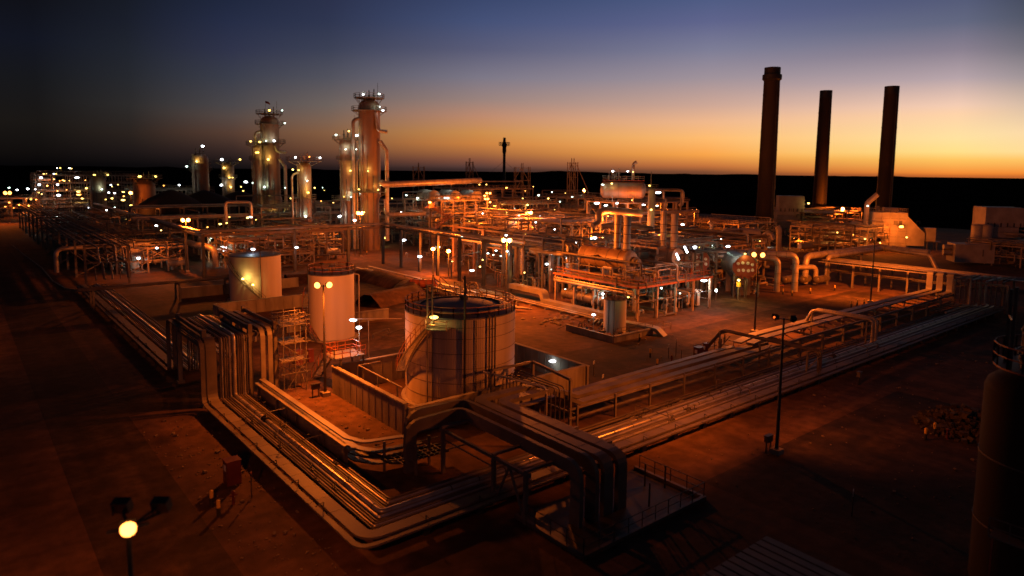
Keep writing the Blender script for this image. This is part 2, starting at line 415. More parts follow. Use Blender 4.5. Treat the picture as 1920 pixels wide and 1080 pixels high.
cabinet(436,905,1.1,1.0,1.9,M_CABINET,'fire_cabinet','red fire cabinet standing on sand between the road and the pipe track','cabinet')
cabinet(592,745,.9,.35,.55,M_DARK,'control_panel','dark control panel on a thin stand beside the tank lamp mast','panel',.95,False)
cabinet(1440,847,.9,.35,.55,M_DARK,'control_panel','dark control panel at the foot of the dull red glowing mast','panel',.95,False)
cabinet(1610,722,.5,.4,.6,M_STEEL,'control_panel','grey call box on a post beside the outer cable tray','panel',1.0,False)
def hydrant(px, py, label):
    g = G(px, py); t = T('fire_hydrant', label, 'hydrant', (g.x,g.y,0))
    MB().lathe(g, [(.16,0),(.11,.05),(.11,.8),(.15,.85),(.15,.95),(.06,1.05)], 10).build('standpipe', M_CABINET, t)
    MB().cyl(g+V((-.3,0,.7)), g+V((.3,0,.7)), .07, 8).cyl(g+V((0,-.3,.55)), g+V((0,0,.55)), .07, 8).build('outlet', M_CABINET, t)
hydrant(438,945,'red fire hydrant by the two road bollards'); hydrant(1259,680,'red fire hydrant beside the twin sign posts'); hydrant(1776,823,'dark hydrant between the bollards and the rubble heap')
def marker(px, py, h, label, plate=True):
    g = G(px, py); t = T('marker_post', label, 'post', (g.x,g.y,0), 'marker posts beside the pipe tracks')
    MB().lathe(g, [(.05,0),(.05,h)], 8).build('post', M_DARK, t)
    if plate: MB().cbox(g+V((0,0,h-.2)), .5,.04,.42, R(20)).build('sign_plate', M_WHITE, t)
    else: MB().lathe(g+V((0,0,h)), [(.06,0),(.06,.15)], 8).build('cap', M_RED, t)
marker(472,933,1.9,'thin black marker post with an orange tip beside the pipe track',False)
marker(1253,672,1.9,'white sign plate on a post, one of two by the yard road'); marker(1267,668,2.4,'taller white sign plate on a post, one of two by the yard road')
marker(1277,685,2.0,'plain dark marker post by the cable tray edge',False)
marker(1597,968,2.0,'lone sign post on the dark apron'); marker(1113,705,1.9,'white sign box at the bund corner'); marker(1130,724,1.4,'low white marker outside the bund corner')
# ================================================================== the L shaped pipe track with its road overpass
TRK = T('pipe_rack', 'low L shaped pipe rack of many parallel pipes, rising over the road on a gantry', 'pipe rack', (21,41,0))
ZL, ZH = 0.75, 7.2
Y0, Y1 = 73.2, 85.0
pipes = [(20.75,.07),(20.95,.09),(21.2,.09),(21.45,.08),(21.75,.13),(22.15,.22),(22.6,.09),(22.8,.07),(23.0,.09),(23.25,.1),(23.5,.07),(23.72,.09)]
for i, (x, r) in enumerate(pipes):
    yj = 39.35 + (x-20.5)*1.0
    zz = ZL + r
    o = i*.07
    up = .35 + .05*(i % 3)
    P = [(x,160,zz),(x,Y1+up,zz),(x,Y1+up,ZH+r),(x,Y0-up,ZH+r),(x,Y0-up,zz),(x,yj,zz),(150,yj,zz)]
    big = r > .18; shiny = i in (1,4,5,9)
    m = MB().tube(P, r, 10 if big else 7, .45 if big else .3)
    pp = m.build('pipe', M_SHINY if shiny else M_PIPE, TRK)
    if big:                                              # clamp bands and the flange with its bolts
        for y in [42+2.2*k for k in range(14)]: MB().cyl((x,y,zz),(x,y+.08,zz), r+.025, 10).build('clamp_band', M_DARK, pp)
        for xx in [28+2.6*k for k in range(40)]: MB().cyl((xx,yj,zz),(xx+.08,yj,zz), r+.025, 10).build('clamp_band', M_DARK, pp)
        for k in range(8): MB().cbox((x+(-.12 if k%2 else .12), 58.6+.38*(k//2), zz+r+.03), .09,.12,.12).build('bolt', M_DARK, pp)
for k, y in enumerate([42+6*j for j in range(6)] + [88+6*j for j in range(12)]):
    MB().box(20.45,y-.15,0,20.75,y+.15,.6).box(23.6,y-.15,0,23.9,y+.15,.6).box(20.4,y-.12,.6,24.0,y+.12,ZL-.003).build('support', M_CONC, TRK)
for k in range(18):
    x = 26+7*k
    MB().box(x-.15,39.3,0,x+.15,39.6,.6).box(x-.15,42.6,0,x+.15,42.9,.6).box(x-.12,39.2,.6,x+.12,42.9,ZL-.003).build('support', M_CONC, TRK)
rv = random.Random(31)
def valve(parent, x, y, z, r, along='y'):
    m = MB(); d = V((0,1,0)) if along == 'y' else V((1,0,0)); c = V((x,y,z))
    for o in (-.32,.32): m.lathe(c+d*o-d*.03, [(r*1.75,0),(r*1.75,.06)], 10, True, d)
    m.lathe(c-d*.28, [(r*1.1,0),(r*1.6,.28),(r*1.1,.56)], 10, False, d).lathe(c+V((0,0,r)), [(.035,0),(.035,.42)], 6).lathe(c+V((0,0,r+.4)), [(.17,0),(.2,.025),(.17,.05)], 10, False)
    m.build('valve', M_DARK, parent)
prs = [o for o in TRK.children if o.name.split('.')[0] == 'pipe']
for i, (x, r) in enumerate(pipes):
    yj = 39.35 + (x-20.5)
    for _ in range(2):
        if rv.random() < .6: valve(prs[i], x, rv.uniform(46,70), ZL+r, max(r,.08))
        if rv.random() < .8: valve(prs[i], rv.uniform(46,100), yj, ZL+r, max(r,.08), 'x')
for (xa, ya, xb, yb) in ((20.2,55.0,24.1,55.0),(20.2,63.5,24.1,63.5),(52,39.1,52,43.3),(66,39.1,66,43.3),(95,39.1,95,43.3)):
    t = T('pipe_hoop', 'thin steel hoop over the pipes, %s' % {55.0:'between fire cabinet and sand yard',63.5:'near the foot of the road overpass'}.get(ya, {52:'beside the cable pit bend',66:'before the low pipe arch',95:'between the two pipe arches'}.get(xa)), 'hoop', ((xa+xb)/2,(ya+yb)/2,0))
    MB().tube([(xa,ya,.2),(xa,ya,1.75),(xb,yb,1.75),(xb,yb,.2)], .045, 6, .2).build('bent_tube', M_STEEL, t)
# gantry posts and beams over the road
for (x, y) in ((19.5,Y0+.6),(19.5,Y1-1.0),(24.2,Y0+.6),(24.2,Y1-1.0),(26.9,Y0+.6),(26.9,Y1-1.0)):
    MB().box(x-.22,y-.22,0,x+.22,y+.22,8.2).box(x-.4,y-.4,0,x+.4,y+.4,.25).build('post', M_STEEL, TRK)
for y in (Y0+.6, Y1-1.0):
    MB().box(19.72,y-.15,ZH-.42,23.98,y+.15,ZH-.02).box(24.42,y-.15,ZH-.42,26.68,y+.15,ZH-.02).build('beam', M_STEEL, TRK)
for x in (19.5, 24.2, 26.9):
    MB().box(x-.12,Y0+.82,7.6,x+.12,Y1-1.22,8.0).bar((x,Y0+.82,6.2),(x,Y1-1.22,6.2),.2,.3).build('beam', M_STEEL, TRK)

# outer cable trays
def tray_rungs(path_y, x0, x1): pass
OT = T('cable_tray', 'wide covered cable tray with a narrower one beside it, outermost on the pipe track', 'cable tray', (19.7,41,0))
def covered(path, w, t, mb=None):
    return (mb or MB()).duct(path, w, t, 1.1)
covered([(19.75,160,1.0),(19.75,Y1+.9,1.0),(19.75,Y1+.9,7.4),(19.75,Y0-.9,7.4),(19.75,Y0-.9,1.0),(19.75,38.55,1.0),(150,38.55,1.0)], 1.0, .16).build('tray', M_DUCT, OT)
covered([(18.85,160,.9),(18.85,Y1+1.1,.9),(18.85,Y1+1.1,7.3),(18.85,Y0-1.1,7.3),(18.85,Y0-1.1,.9),(18.85,37.65,.9),(150,37.65,.9)], .42, .14).build('tray', M_DUCT, OT)
for y in [43+2.4*k for k in range(12)]: MB().box(19.24,y-.02,1.081,20.26,y+.02,1.092).build('cover_joint', M_DARK, OT); MB().box(18.63,y-.02,.971,19.07,y+.02,.98).build('cover_joint', M_DARK, OT)
for x in [24+2.4*k for k in range(24)]: MB().box(x-.02,38.04,1.081,x+.02,39.06,1.092).build('cover_joint', M_DARK, OT); MB().box(x-.02,37.43,.971,x+.02,37.87,.98).build('cover_joint', M_DARK, OT)
for y in [44+4.5*k for k in range(7)]+[90+5*k for k in range(14)]:
    MB().box(18.6,y-.06,.72,20.3,y+.06,.8).box(19.25,y-.15,0,19.45,y+.15,.72).bar((19.2,y,.8),(19.2,y,1.45),.05).bar((19.2,y,1.45),(18.6,y,1.3),.04).build('bracket', M_DARK, OT)
for x in [24+4.6*k for k in range(27)]:
    MB().box(x-.06,37.4,.72,x+.06,39.1,.8).box(x-.25,37.9,0,x+.25,38.3,.72).bar((x,38.05,.8),(x,38.05,1.4),.05).bar((x,38.05,1.4),(x,37.5,1.25),.04).build('bracket', M_DARK, OT)

# inner stacked tray wall which becomes the first duct
W = T('cable_tray', 'tall stack of covered cable trays along the sand yard, curving up into flat ducts', 'cable tray', (24.4,52,0))
covered([(24.9,72.5,2.25),(24.9,52.0,2.25),(25.6,50.2,2.25),(28.9,49.3,2.25),(28.9,48.2,2.3)], .55, .14).build('tray', M_GALV, W)
covered([(24.35,72.5,1.95),(24.35,51.0,1.95)], .45, .12).build('tray', M_GALV, W)
mw = MB()
for k in range(4):
    y0 = 51.2+5.1*k; mw.box(24.2,y0,.5,24.3,y0+4.7,1.88)
mw.build('side_cover', M_STEEL, W)
for k in range(5):
    y = 50.9+5.1*k; MB().box(24.05,y-.14,0,24.38,y+.14,1.86).box(24.4,y-.1,1.5,25.2,y+.1,1.7).build('post', M_STEEL, W)
for z in (.6, 1.1, 1.6):
    covered([(25.2,71.5,z),(25.2,51.0,z),(26.3,49.2,z),(30.2,48.6,z)], .7, .12).build('tray', M_DARK, W)

# four flat cable ducts, crossing the pipes and dropping into the pit
def flat_duct(path, w, label):
    t = T('cable_duct', label, 'duct', path[0], 'flat cable ducts dropping into the pit')
    d = MB().duct(path, w, .38, 1.0).build('duct', M_DUCT, t)
    for a, b in zip(path, path[1:]):
        a, b = V(a), V(b); dd = (b-a); L_ = dd.length
        if L_ < 3: continue
        n = int(L_/2.4); dd.normalize(); sd = V((dd.y,-dd.x,0)) if abs(dd.z) < .9 else V((1,0,0))
        up = V((0,0,1)) if abs(dd.z) < .9 else V((0,-1,0))
        for k in range(1, n):
            p = a + dd*(L_*k/n) + up*.195
            MB().bar(p-sd*w/2, p+sd*w/2, .05, .012).build('seam_strip', M_STEEL, t)
    return t
ZD = 4.2
flat_duct([(27.9,46.7,.3),(27.9,46.7,ZD-.1),(33.0,46.7,ZD),(33.0,32.5,ZD),(33.0,32.5,-.5)], 1.0, 'outermost flat cable duct, bending twice above the open frame')
flat_duct([(28.9,48.3,1.2),(28.9,48.3,ZD+.1),(34.45,48.3,ZD),(34.45,32.4,ZD),(34.45,32.4,-.5)], 1.02, 'second flat cable duct, fed from the curved tray stack')
flat_duct([(85,48.4,2.05),(48.5,48.4,2.05),(43.5,48.4,ZD),(35.9,48.4,ZD),(35.9,32.3,ZD),(35.9,32.3,-.5)], .98, 'third flat cable duct, coming from the long tray bridge')
flat_duct([(84,46.7,2.0),(47.5,46.7,2.0),(43.0,46.7,ZD),(37.3,46.7,ZD),(37.3,32.2,ZD),(37.3,32.2,-.5)], .95, 'fourth flat cable duct, innermost of the bend at the pit')
DF = T('duct_support', 'grey steel frame of posts and beams carrying the flat cable ducts', 'frame', (30.2,38,0))
for x in (30.3, 39.0):
    for y in (45.4, 38.6, 34.9):
        MB().box(x-.14,y-.14,0,x+.14,y+.14,3.8).build('post', M_STEEL, DF)
for y in (45.4, 38.6, 34.9): MB().box(30.16,y-.12,3.8,39.14,y+.12,3.99).build('cross_beam', M_STEEL, DF)
for x in (30.3, 39.0): MB().box(x-.11,34.5,3.55,x+.11,45.8,3.795).build('side_beam', M_STEEL, DF)
MB().bar((30.3,38.6,0),(30.3,36.8,3.5),.14).bar((30.3,34.9,0),(30.3,36.7,3.5),.14).build('brace', M_STEEL, DF)
MB().bar((30.3,45.4,1.9),(33,45.4,1.9),.12).bar((30.3,45.4,2.9),(30.3,38.6,2.9),.08).build('brace', M_STEEL, DF)
# narrow ladder trays under the curve
LT = T('cable_ladder', 'dark open cable ladder with cross rungs curving under the flat ducts', 'cable tray', (27,47,0))
for off in (0,.55,1.1,1.65):
    MB().duct([(25.8,52-off*.2,1.3),(26.4,48.4-off,1.3),(31.5,48.0-off,1.3)], .12,.2,1.0).build('side_rail', M_DARK, LT)
for k in range(9): MB().bar((27+.5*k,46.2,1.34),(27+.5*k,48.6,1.34),.09).build('rung', M_STEEL, LT)
for x,y in ((26.6,48.6),(28.3,46.4),(30.2,47.4)): MB().box(x-.09,y-.09,0,x+.09,y+.09,2.6).bar((x-.9,y,2.3),(x+.9,y,2.3),.06).build('post', M_STEEL, LT)

# pit with its handrails in front of the ducts
PT = T('cable_pit', 'dark concrete cable pit edged with handrails where the ducts go down', 'pit', (30,29,0))
MB().box(30.2,29.0,.01,30.5,36.0,.3).box(30.5,29.0,.01,43.6,29.3,.3).box(43.3,29.3,.01,43.6,36.0,.3).build('kerb_wall', M_PIPE, PT)
MB().box(30.5,29.3,.01,43.3,36.0,.05).build('cover_plate', M_BLACK, PT)
MB().rail([(30.35,35.5,.3),(30.35,29.15,.3),(43.45,29.15,.3),(43.45,35.5,.3)],1.1,.05,1.5).build('handrail', M_DARK, PT)
for x, y in ((40.5,34.5),(41.6,33.4),(42.6,32.2),(39.2,31.0)): MB().lathe((x,y,0), [(.07,0),(.07,1.9)],8).build('post', M_DARK, PT)
# upper tray bridge between the corner and the yard
UB = T('cable_tray_bridge', 'long bridge of wide covered cable trays on short posts beside the yard', 'cable tray', (64,49,0))
covered([(42,50.4,1.6),(62,50.6,1.7),(80.5,50.6,1.75)], .75, .15).build('tray', M_GALV, UB)
MB().bar((45,45.6,2.1),(86,45.6,2.1),.16,.22).bar((45,45.6,1.2),(86,45.6,1.2),.14,.18).build('edge_beam', M_STEEL, UB)
for x in (46,51.5,57,63,69,75,81):
    MB().box(x-.1,45.4,0,x+.1,45.6,2.4).box(x-.1,50.9,0,x+.1,51.1,1.5).box(x-.1,45.62,1.2,x+.1,50.88,1.45).build('post', M_STEEL, UB)
# hairpin vent pipes and the black portal next to the big tank
HP = T('vent_pipes', 'bundle of thin hairpin pipes under a dark portal beside the big tank bund', 'pipes', (42,47,0))
for k in range(5):
    x = 42.4+.45*k
    MB().tube([(x,52.6,1.2),(x,52.6,4.2+.1*k),(x+.3,46.4-.15*k,4.4),(x+.3,46.4-.15*k,1.0)], .06, 6, .5).build('pipe', M_PIPE, HP)
MB().tube([(41.0,54,4.6),(42.6,46.3,4.6),(42.6,46.3,1.2)], .13, 8, .7).build('pipe', M_CLAD, HP)
for (x,y) in ((45.4,45.9),(46.6,52.8),(41.2,52.9)): MB().box(x-.13,y-.13,0,x+.13,y+.13,4.9).build('post', M_STEEL, HP)
MB().bar((45.4,45.9,4.95),(46.6,52.8,4.95),.24).bar((41.2,52.9,4.95),(46.4,52.9,4.95),.22).build('beam', M_STEEL, HP)
# yard-side road crossings further along the track
A2 = T('pipe_arch', 'low pipe arch with two grey pipes crossing the track near the dull red glowing mast', 'pipe bridge', (82,42,0))
for dx in (0,.55): MB().tube([(80.6+dx,55,.4),(80.6+dx,52.5,3.6),(80.8+dx,38.9,3.5),(80.8+dx,38.9,.5)], .16, 8, .7).build('pipe', M_PIPE, A2)
for y in (52.4,46.4,40): MB().box(80.1,y-.1,0,80.3,y+.1,3.35).box(80.31,y-.1,3.1,82.0,y+.1,3.3).bar((80.2,y-.1,1.2),(80.2,y-1.6,3.2),.1).build('post', M_STEEL, A2)
A3 = T('pipe_arch', 'tall twin pipe portal of bright cladded pipes crossing the track', 'pipe bridge', (102,45,0))
for dx in (0,1.1): MB().tube([(101.4+dx,52,.6),(101.4+dx,50.2,4.3),(101.6+dx,41.3,4.3),(101.6+dx,41.3,.5)], .24, 10, .9).build('pipe', M_CLAD, A3)
for y in (50.0,41.9): MB().box(100.8,y-.1,0,101.0,y+.1,4.0).box(101.01,y-.1,3.75,103.2,y+.1,3.98).build('post', M_STEEL, A3)
A4 = T('cable_tray_bridge', 'pair of wide covered trays running on from the bend to the far pipe rack', 'cable tray', (112,48,0))
covered([(81,50.2,2.3),(87,51.4,2.3),(150,51.0,2.3)], 1.2, .2).build('tray', M_GALV, A4)
covered([(81.5,48.6,2.4),(86,49.4,2.4),(150,49.2,2.4)], 1.1, .2).build('tray', M_GALV, A4)
MB().bar((86,45.6,2.5),(148,45.6,2.5),.2,.3).bar((86,45.6,1.3),(148,45.6,1.3),.14,.2).build('edge_beam', M_STEEL, A4)
for k in range(10):
    x = 89+6.4*k; MB().box(x-.14,45.35,0,x+.14,45.65,2.34).box(x-.12,45.66,1.7,x+.12,51.8,1.95).box(x-.12,51.5,0,x+.12,51.7,1.69).build('post', M_STEEL, A4)
    MB().bar((x,45.7,2.0),(x+3.2,50,2.1),.1).build('brace', M_STEEL, A4)
# low pipes between the tray bridge and the outer track
for (y, r, mm, l) in ((43.7,.12,M_PIPE,'thin bare pipe on sleepers between the two halves of the track'),(44.2,.09,M_PIPE,'thinnest bare pipe on sleepers next to the tray bridge')):
    t = T('pipeline', l, 'pipe', (60,y,0))
    MB().tube([(40,y,.55),(150,y,.55)], r, 7).build('pipe', mm, t)
    for x in [44+8*k for k in range(13)]: MB().box(x-.35,y-.2,0,x+.35,y+.2,.55-r-.003).build('sleeper', M_CONC, t)
# yard handrail near the tray bend
H1 = T('handrail', 'handrail with thick posts beside the tray bend at the yard', 'handrail', (80,54,0))
MB().rail([(77.5,54.6,0),(84,54.6,0),(84,52.6,0)],1.5,.09,1.6).build('handrail_frame', M_STEEL, H1)

# vertical trays at the overpass: inner side, with scaffold tower
RT2 = T('cable_tray', 'cable tray climbing over the road overpass beside the scaffold tower', 'cable tray', (27,74,0))
for x in (25.3,26.1):
    covered([(x,96,1.6),(x,Y1+.2,1.6),(x,Y1+.2,7.6),(x,Y0-.2,7.6),(x,Y0-.2,1.2)], .5, .15).build('tray', M_GALV, RT2)
for x in (24.9,26.6): MB().bar((x,Y0,7.1),(x,Y1,7.1),.14,.3).build('beam', M_STEEL, RT2)
SC = T('scaffold_tower', 'tube scaffold tower with plank decks beside the road overpass', 'scaffold', (28.6,74,0))
sx = (27.4,28.7,30.0); sy = (72.6,74.2,75.8)
for x in sx:
    for y in sy: MB().lathe((x,y,0), [(.05,0),(.05,9.0)], 6).build('standard', M_GALV, SC)
for z in (2.2,3.6,5.6,7.6,8.1,8.6):
    m = MB()
    for x in sx: m.bar((x,sy[0]-.3,z),(x,sy[-1]+.3,z),.06)
    for y in sy: m.bar((sx[0]-.3,y,z+.06),(sx[-1]+.5,y,z+.06),.06)
    m.build('ledger', M_GALV, SC)
m = MB()
for a, b in (((27.4,72.6,0),(30,72.6,3.6)),((30,72.6,3.6),(27.4,72.6,5.6)),((30,72.6,0),(30,75.8,3.6)),((30,75.8,3.6),(30,72.6,7.6))): m.bar(a, b, .05)
m.build('brace', M_GALV, SC)
for z, y0, y1 in ((3.68,72.6,74.2),(5.68,72.7,75.7),(7.68,72.5,75.9)):
    m = MB()
    for k in range(8): m.box(27.3+.34*k, y0, z, 27.3+.34*k+.3, y1, z+.05)
    m.build('deck', M_GALV, SC)

# ================================================================== big ribbed tank
def tank(c, r, h, label, shell, cat='tank', group=None, ribs=0, roof=M_ROOF, bands=(), rail=True, dome=.35, railm=M_RED):
    c = V((c[0],c[1],0)); t = T('storage_tank', label, cat, c, group)
    if ribs:
        m = MB(); n = ribs; vs = []
        for z in (0, h):
            for k in range(n):
                a = 2*PI*k/n; rr = r+(.012 if k % 2 else 0); vs.append(c+V((rr*math.cos(a), rr*math.sin(a), z)))
        m.add(vs, [(k,(k+1)%n,n+(k+1)%n,n+k) for k in range(n)]); m.build('shell', shell, t)
    else: MB().lathe(c, [(r,0),(r,h)], 72, False).build('shell', shell, t)
    for z in bands: MB().lathe(c+V((0,0,z)), [(r+.01,-.02),(r+.045,-.02),(r+.045,.02),(r+.01,.02)], 72, False).build('band', M_PIPE, t)
    MB().lathe(c+V((0,0,h)), [(r+.06,-.12),(r+.06,.02),(r*.98,.03),(r*.6,dome*.62),(r*.25,dome*.95),(.02,dome)], 72, False).build('roof', roof, t)
    MB().lathe(c, [(r+.5,0),(r+.5,.18),(r+.05,.2)], 48, False).build('foundation', M_CONC, t)
    if rail:
        n = max(12, int(r*5)); P = [c+V((r*math.cos(2*PI*k/n), r*math.sin(2*PI*k/n), h+.02)) for k in range(n)]
        MB().rail(P, 1.1, .075, 1.4, True).build('handrail', railm, t)
    return t
def spiral_stair(t, c, r, h, a0, a1, w=.9, z0=0.2, mm=None):
    c = V((c[0],c[1],0)); n = int(h/.27); tr = MB(); rl = MB(); st = MB(); last = None
    for k in range(n+1):
        a = a0+(a1-a0)*k/n; z = z0+(h-z0)*k/n; e = V((math.cos(a), math.sin(a), 0)); q = V((-e.y, e.x, 0))
        p0, p1 = c+e*(r+.12)+V((0,0,z)), c+e*(r+.12+w)+V((0,0,z))
        tr.bar(p0, p1, .2, .04)
        if last:
            for i in (0, 1): st.bar(last[i]-V((0,0,.12)), (p0,p1)[i]-V((0,0,.12)), .06, .16)
            for hh in (.55,1.1): rl.bar(last[1]+V((0,0,hh)), p1+V((0,0,hh)), .05)
        if k % 4 == 0: rl.bar(p1, p1+V((0,0,1.1)), .05)
        last = (p0, p1)
    s = st.build('stair', M_STEEL, t); tr.build('tread', M_GALV, s); rl.build('stair_rail', mm or M_RED, s)
C1 = (43.2,61.3); R1 = 6.07; HT1 = Zat(C1[0]-R1*.59, C1[1]-R1*.81, 598)
T1 = tank(C1, R1, HT1, 'big ribbed tank with orange handrail and lit stair inside the bund', M_TANKR, ribs=300, bands=[HT1*f for f in (.14,.30,.46,.62,.78,.9)], dome=.7)
spiral_stair(T1, C1, R1, HT1, R(160), R(212), 1.0, 3.2)
a = R(216); e = V((math.cos(a), math.sin(a), 0)); pc = V((*C1,HT1-.9))+e*(R1+.8)
MB().cbox(pc, 1.5,2.2,.08, a).build('landing', M_GALV, T1)
MB().cbox(pc+V((0,0,.7)), .3,2.0,.05,a).rail([pc+e*.75+V((-e.y,e.x,0))*1.1, pc+e*.75-V((-e.y,e.x,0))*1.1], 1.1).build('landing_rail', M_RED, T1)
lamp(T1, pc+V((0,0,1.15))-V((-e.y,e.x,0))*.5, 'y', .26, 140, wide=1.8)
# inner roof: the floating deck ring and gauge gear
MB().lathe((*C1,HT1), [(R1*.80,.16),(R1*.80,.42),(R1*.74,.46),(R1*.74,.2)], 64, False).build('deck_ring', M_STEEL, T1)
MB().lathe((C1[0]+1.2,C1[1]+1,HT1+.5), [(.5,0),(.5,.5),(.3,.6)], 14).build('vent', M_DARK, T1)
for ang, zt in ((205,HT1+4.0),(239,HT1+4.5)):
    q = V((*C1,0))+V((math.cos(R(ang)),math.sin(R(ang)),0))*(R1+.25)
    if ang == 205:
        for d in (-.3,.3): MB().lathe(q+V((d,0,0)), [(.09,0),(.09,HT1+3.4)],8).build('guide_pole', M_GALV, T1)
        MB().cbox(q+V((0,0,HT1+3.4)), .8,.2,.12).build('guide_cap', M_GALV, T1)
    else: MB().lathe(q, [(.12,0),(.12,zt)],8).build('lightning_pole', M_BLACK, T1)
for da in (0, 6.5):
    q = V((*C1,0)); e1 = V((math.cos(R(263+da)),math.sin(R(263+da)),0))
    MB().tube([q+e1*(R1-.3)+V((0,0,HT1+.3)), q+e1*(R1+.3)+V((0,0,HT1+.3)), q+e1*(R1+.3)+V((0,0,.6))], .09, 7, .25).build('foam_pipe', M_DARK, T1)
e1 = V((math.cos(R(266)),math.sin(R(266)),0)); MB().bar(V((*C1,HT1-1.2))+e1*(R1+.3)-V((.3,0,0)), V((*C1,HT1-1.2))+e1*(R1+.3)+V((.4,0,0)), .08).build('bracket', M_DARK, T1)
for ang in (250,): 
    e1 = V((math.cos(R(ang)),math.sin(R(ang)),0)); MB().tube([V((*C1,HT1-.2))+e1*(R1+.15), V((*C1,1))+e1*(R1+.15)], .06, 6).build('earth_cable', M_DARK, T1)

BW = T('bund_wall', 'low concrete bund wall with panel joints around the big ribbed tank', 'wall', (32,54,0))
HB = 3.0
def wall(parent, x0,y0,x1,y1,h,th=.3, ribs=1.35):
    m = MB()
    if x0 == x1:
        m.box(x0-th/2,y0,0,x0+th/2,y1,h)
        b = MB(); b.box(x0-th/2-.1,y0,h+.002,x0+th/2+.1,y1,h+.14)
        j = MB(); y = y0+.4
        while y < y1: j.box(x0-th/2-.03,y,0,x0-th/2-.001,y+.09,h); j.box(x0+th/2+.001,y,0,x0+th/2+.03,y+.09,h); y += ribs
    else:
        m.box(x0,y0-th/2,0,x1,y0+th/2,h)
        b = MB(); b.box(x0,y0-th/2-.1,h+.002,x1,y0+th/2+.1,h+.14)
        j = MB(); x = x0+.4
        while x < x1: j.box(x,y0-th/2-.03,0,x+.09,y0-th/2-.001,h); j.box(x,y0+th/2+.001,0,x+.09,y0+th/2+.03,h); x += ribs
    w = m.build('wall', M_CONC, parent); b.build('coping', M_CONC, w); j.build('joint_seam', M_CONC, w)
wall(BW, 32.0,54.2,32.0,70.0,HB); wall(BW, 32.15,70.0,56.0,70.0,HB); wall(BW, 56.0,53.8,56.0,69.85,2.5); wall(BW, 32.15,54.2,55.85,54.2,2.5)
lp = onX(1036,677,55.6); lamp(BW, lp, 'w', .22, 30, wide=2.0)
IP = T('pipeline', 'bright handrail pipe running along the inside of the bund to the tank', 'pipe', (33.5,60,0))
MB().tube([(33.4,66.5,HB+.7),(33.2,57,HB+.7)], .07, 8).tube([(33.4,66.5,HB+.7),(36,66.5,HB+.7)], .05, 6).build('pipe', M_SHINY, IP)
for y in (66.4,62,58): MB().box(33.2,y-.06,0,33.32,y+.06,HB+.62).build('stanchion', M_STEEL, IP)
# access platform over the bund wall
pf = V((34.2,71.2,0)); PZ = 4.0
AP = T('access_platform', 'orange railed access platform bridging the bund wall beside the tank stair', 'platform', pf)
MB().box(31.8,69.2,PZ-.1,35.6,72.4,PZ).build('deck', M_GALV, AP)
for x,y in ((32.0,72.2),(35.4,72.2),(35.4,69.4),(32.6,69.3)): MB().box(x-.08,y-.08,0 if (x,y) != (32.6,69.3) else HB+.15,x+.08,y+.08,PZ-.103).build('leg', M_STEEL, AP)
MB().rail([(31.8,69.2,PZ),(31.8,72.4,PZ),(35.6,72.4,PZ),(35.6,70.4,PZ)],1.1,.07,1.0).rail([(31.8,69.2,PZ),(35.6,69.2,PZ)],1.1,.07,1.0).build('handrail', M_RED, AP)
st = MB()
for k in range(15): st.box(32.3,72.5+.26*k,PZ-.25*(k+1),33.3,72.75+.26*k,PZ-.25*(k+1)+.05)
st.bar((32.25,72.4,PZ-.1),(32.25,76.4,.1),.06,.25).bar((33.35,72.4,PZ-.1),(33.35,76.4,.1),.06,.25).build('stair', M_GALV, AP)
rl = MB()
for x in (32.2,33.4):
    rl.bar((x,72.4,PZ+1.1),(x,76.4,1.2),.06)
    for k in range(5): rl.bar((x,72.4+k,PZ-.97*k),(x,72.4+k,PZ-.97*k+1.1),.06)
rl.build('stair_rail', M_RED, AP)
for k in range(7):
    pass
lp = D(673,614,82); FL = T('lamp_standard', 'short white lamp standard beside the orange access platform', 'lamp post', (lp.x,lp.y,0), 'white lamp standards')
MB().lathe((lp.x,lp.y,0), [(.06,0),(.05,lp.z)], 8).build('pole', M_STEEL, FL); lamp(FL, lp, 'w', .24, 200, wide=1.5)
lp = D(662,600,92); FL = T('lamp_standard', 'white lamp standard on a long arm beside the slim pale tank', 'lamp post', (lp.x+1.5,lp.y-1.5,0), 'white lamp standards')
MB().lathe((lp.x+1.5,lp.y-1.5,0), [(.07,0),(.06,lp.z+.2)], 8).bar((lp.x+4.5,lp.y-5,lp.z+.5),(lp.x,lp.y,lp.z+.15),.1).build('pole', M_STEEL, FL); lamp(FL, lp, 'w', .26, 200, wide=2.0)

# ================================================================== slim pale tank and wide pale tank
C2 = (43.0,94.2); R2 = 3.3; HT2 = 9.7
T2 = tank(C2, R2, HT2, 'slim tall pale tank with blue roof and orange handrail behind the mast', M_TANK, dome=.3)
spiral_stair(T2, C2, R2, 6.2, R(215), R(130), .8, .3)
MB().box(C2[0]-.3,C2[1]-.3,HT2+.3,C2[0]+.5,C2[1]+.3,HT2+.9).lathe((C2[0]+.9,C2[1]+.5,HT2+.2), [(.06,0),(.06,1.1)],6).build('roof_gear', M_STEEL, T2)
q = V((*C2,0))+V((math.cos(R(-12)),math.sin(R(-12)),0))*(R2+.18)
MB().bar(q+V((-.2,-.2,.5)), q+V((-.2,-.2,HT2+1)), .06).bar(q+V((.2,.2,.5)), q+V((.2,.2,HT2+1)), .06).build('ladder', M_STEEL, T2)
MB().tube([q+V((.5,-.4,.3)), q+V((.5,-.4,HT2-.5)), q+V((-.4,-.2,HT2-.3))], .09, 7).build('pipe', M_CLAD, T2)
C3 = (44.2,130.4); R3 = 4.66; HT3 = Zat(C3[0]-R3*.3, C3[1]-R3*.95, 482)
T3 = tank(C3, R3, HT3, 'wide pale tank with blue roof and a yellow lamp on its stair', M_TANK, dome=.45, rail=False)
spiral_stair(T3, C3, R3, HT3*.98, R(268), R(180), .8, .3, M_DARK)
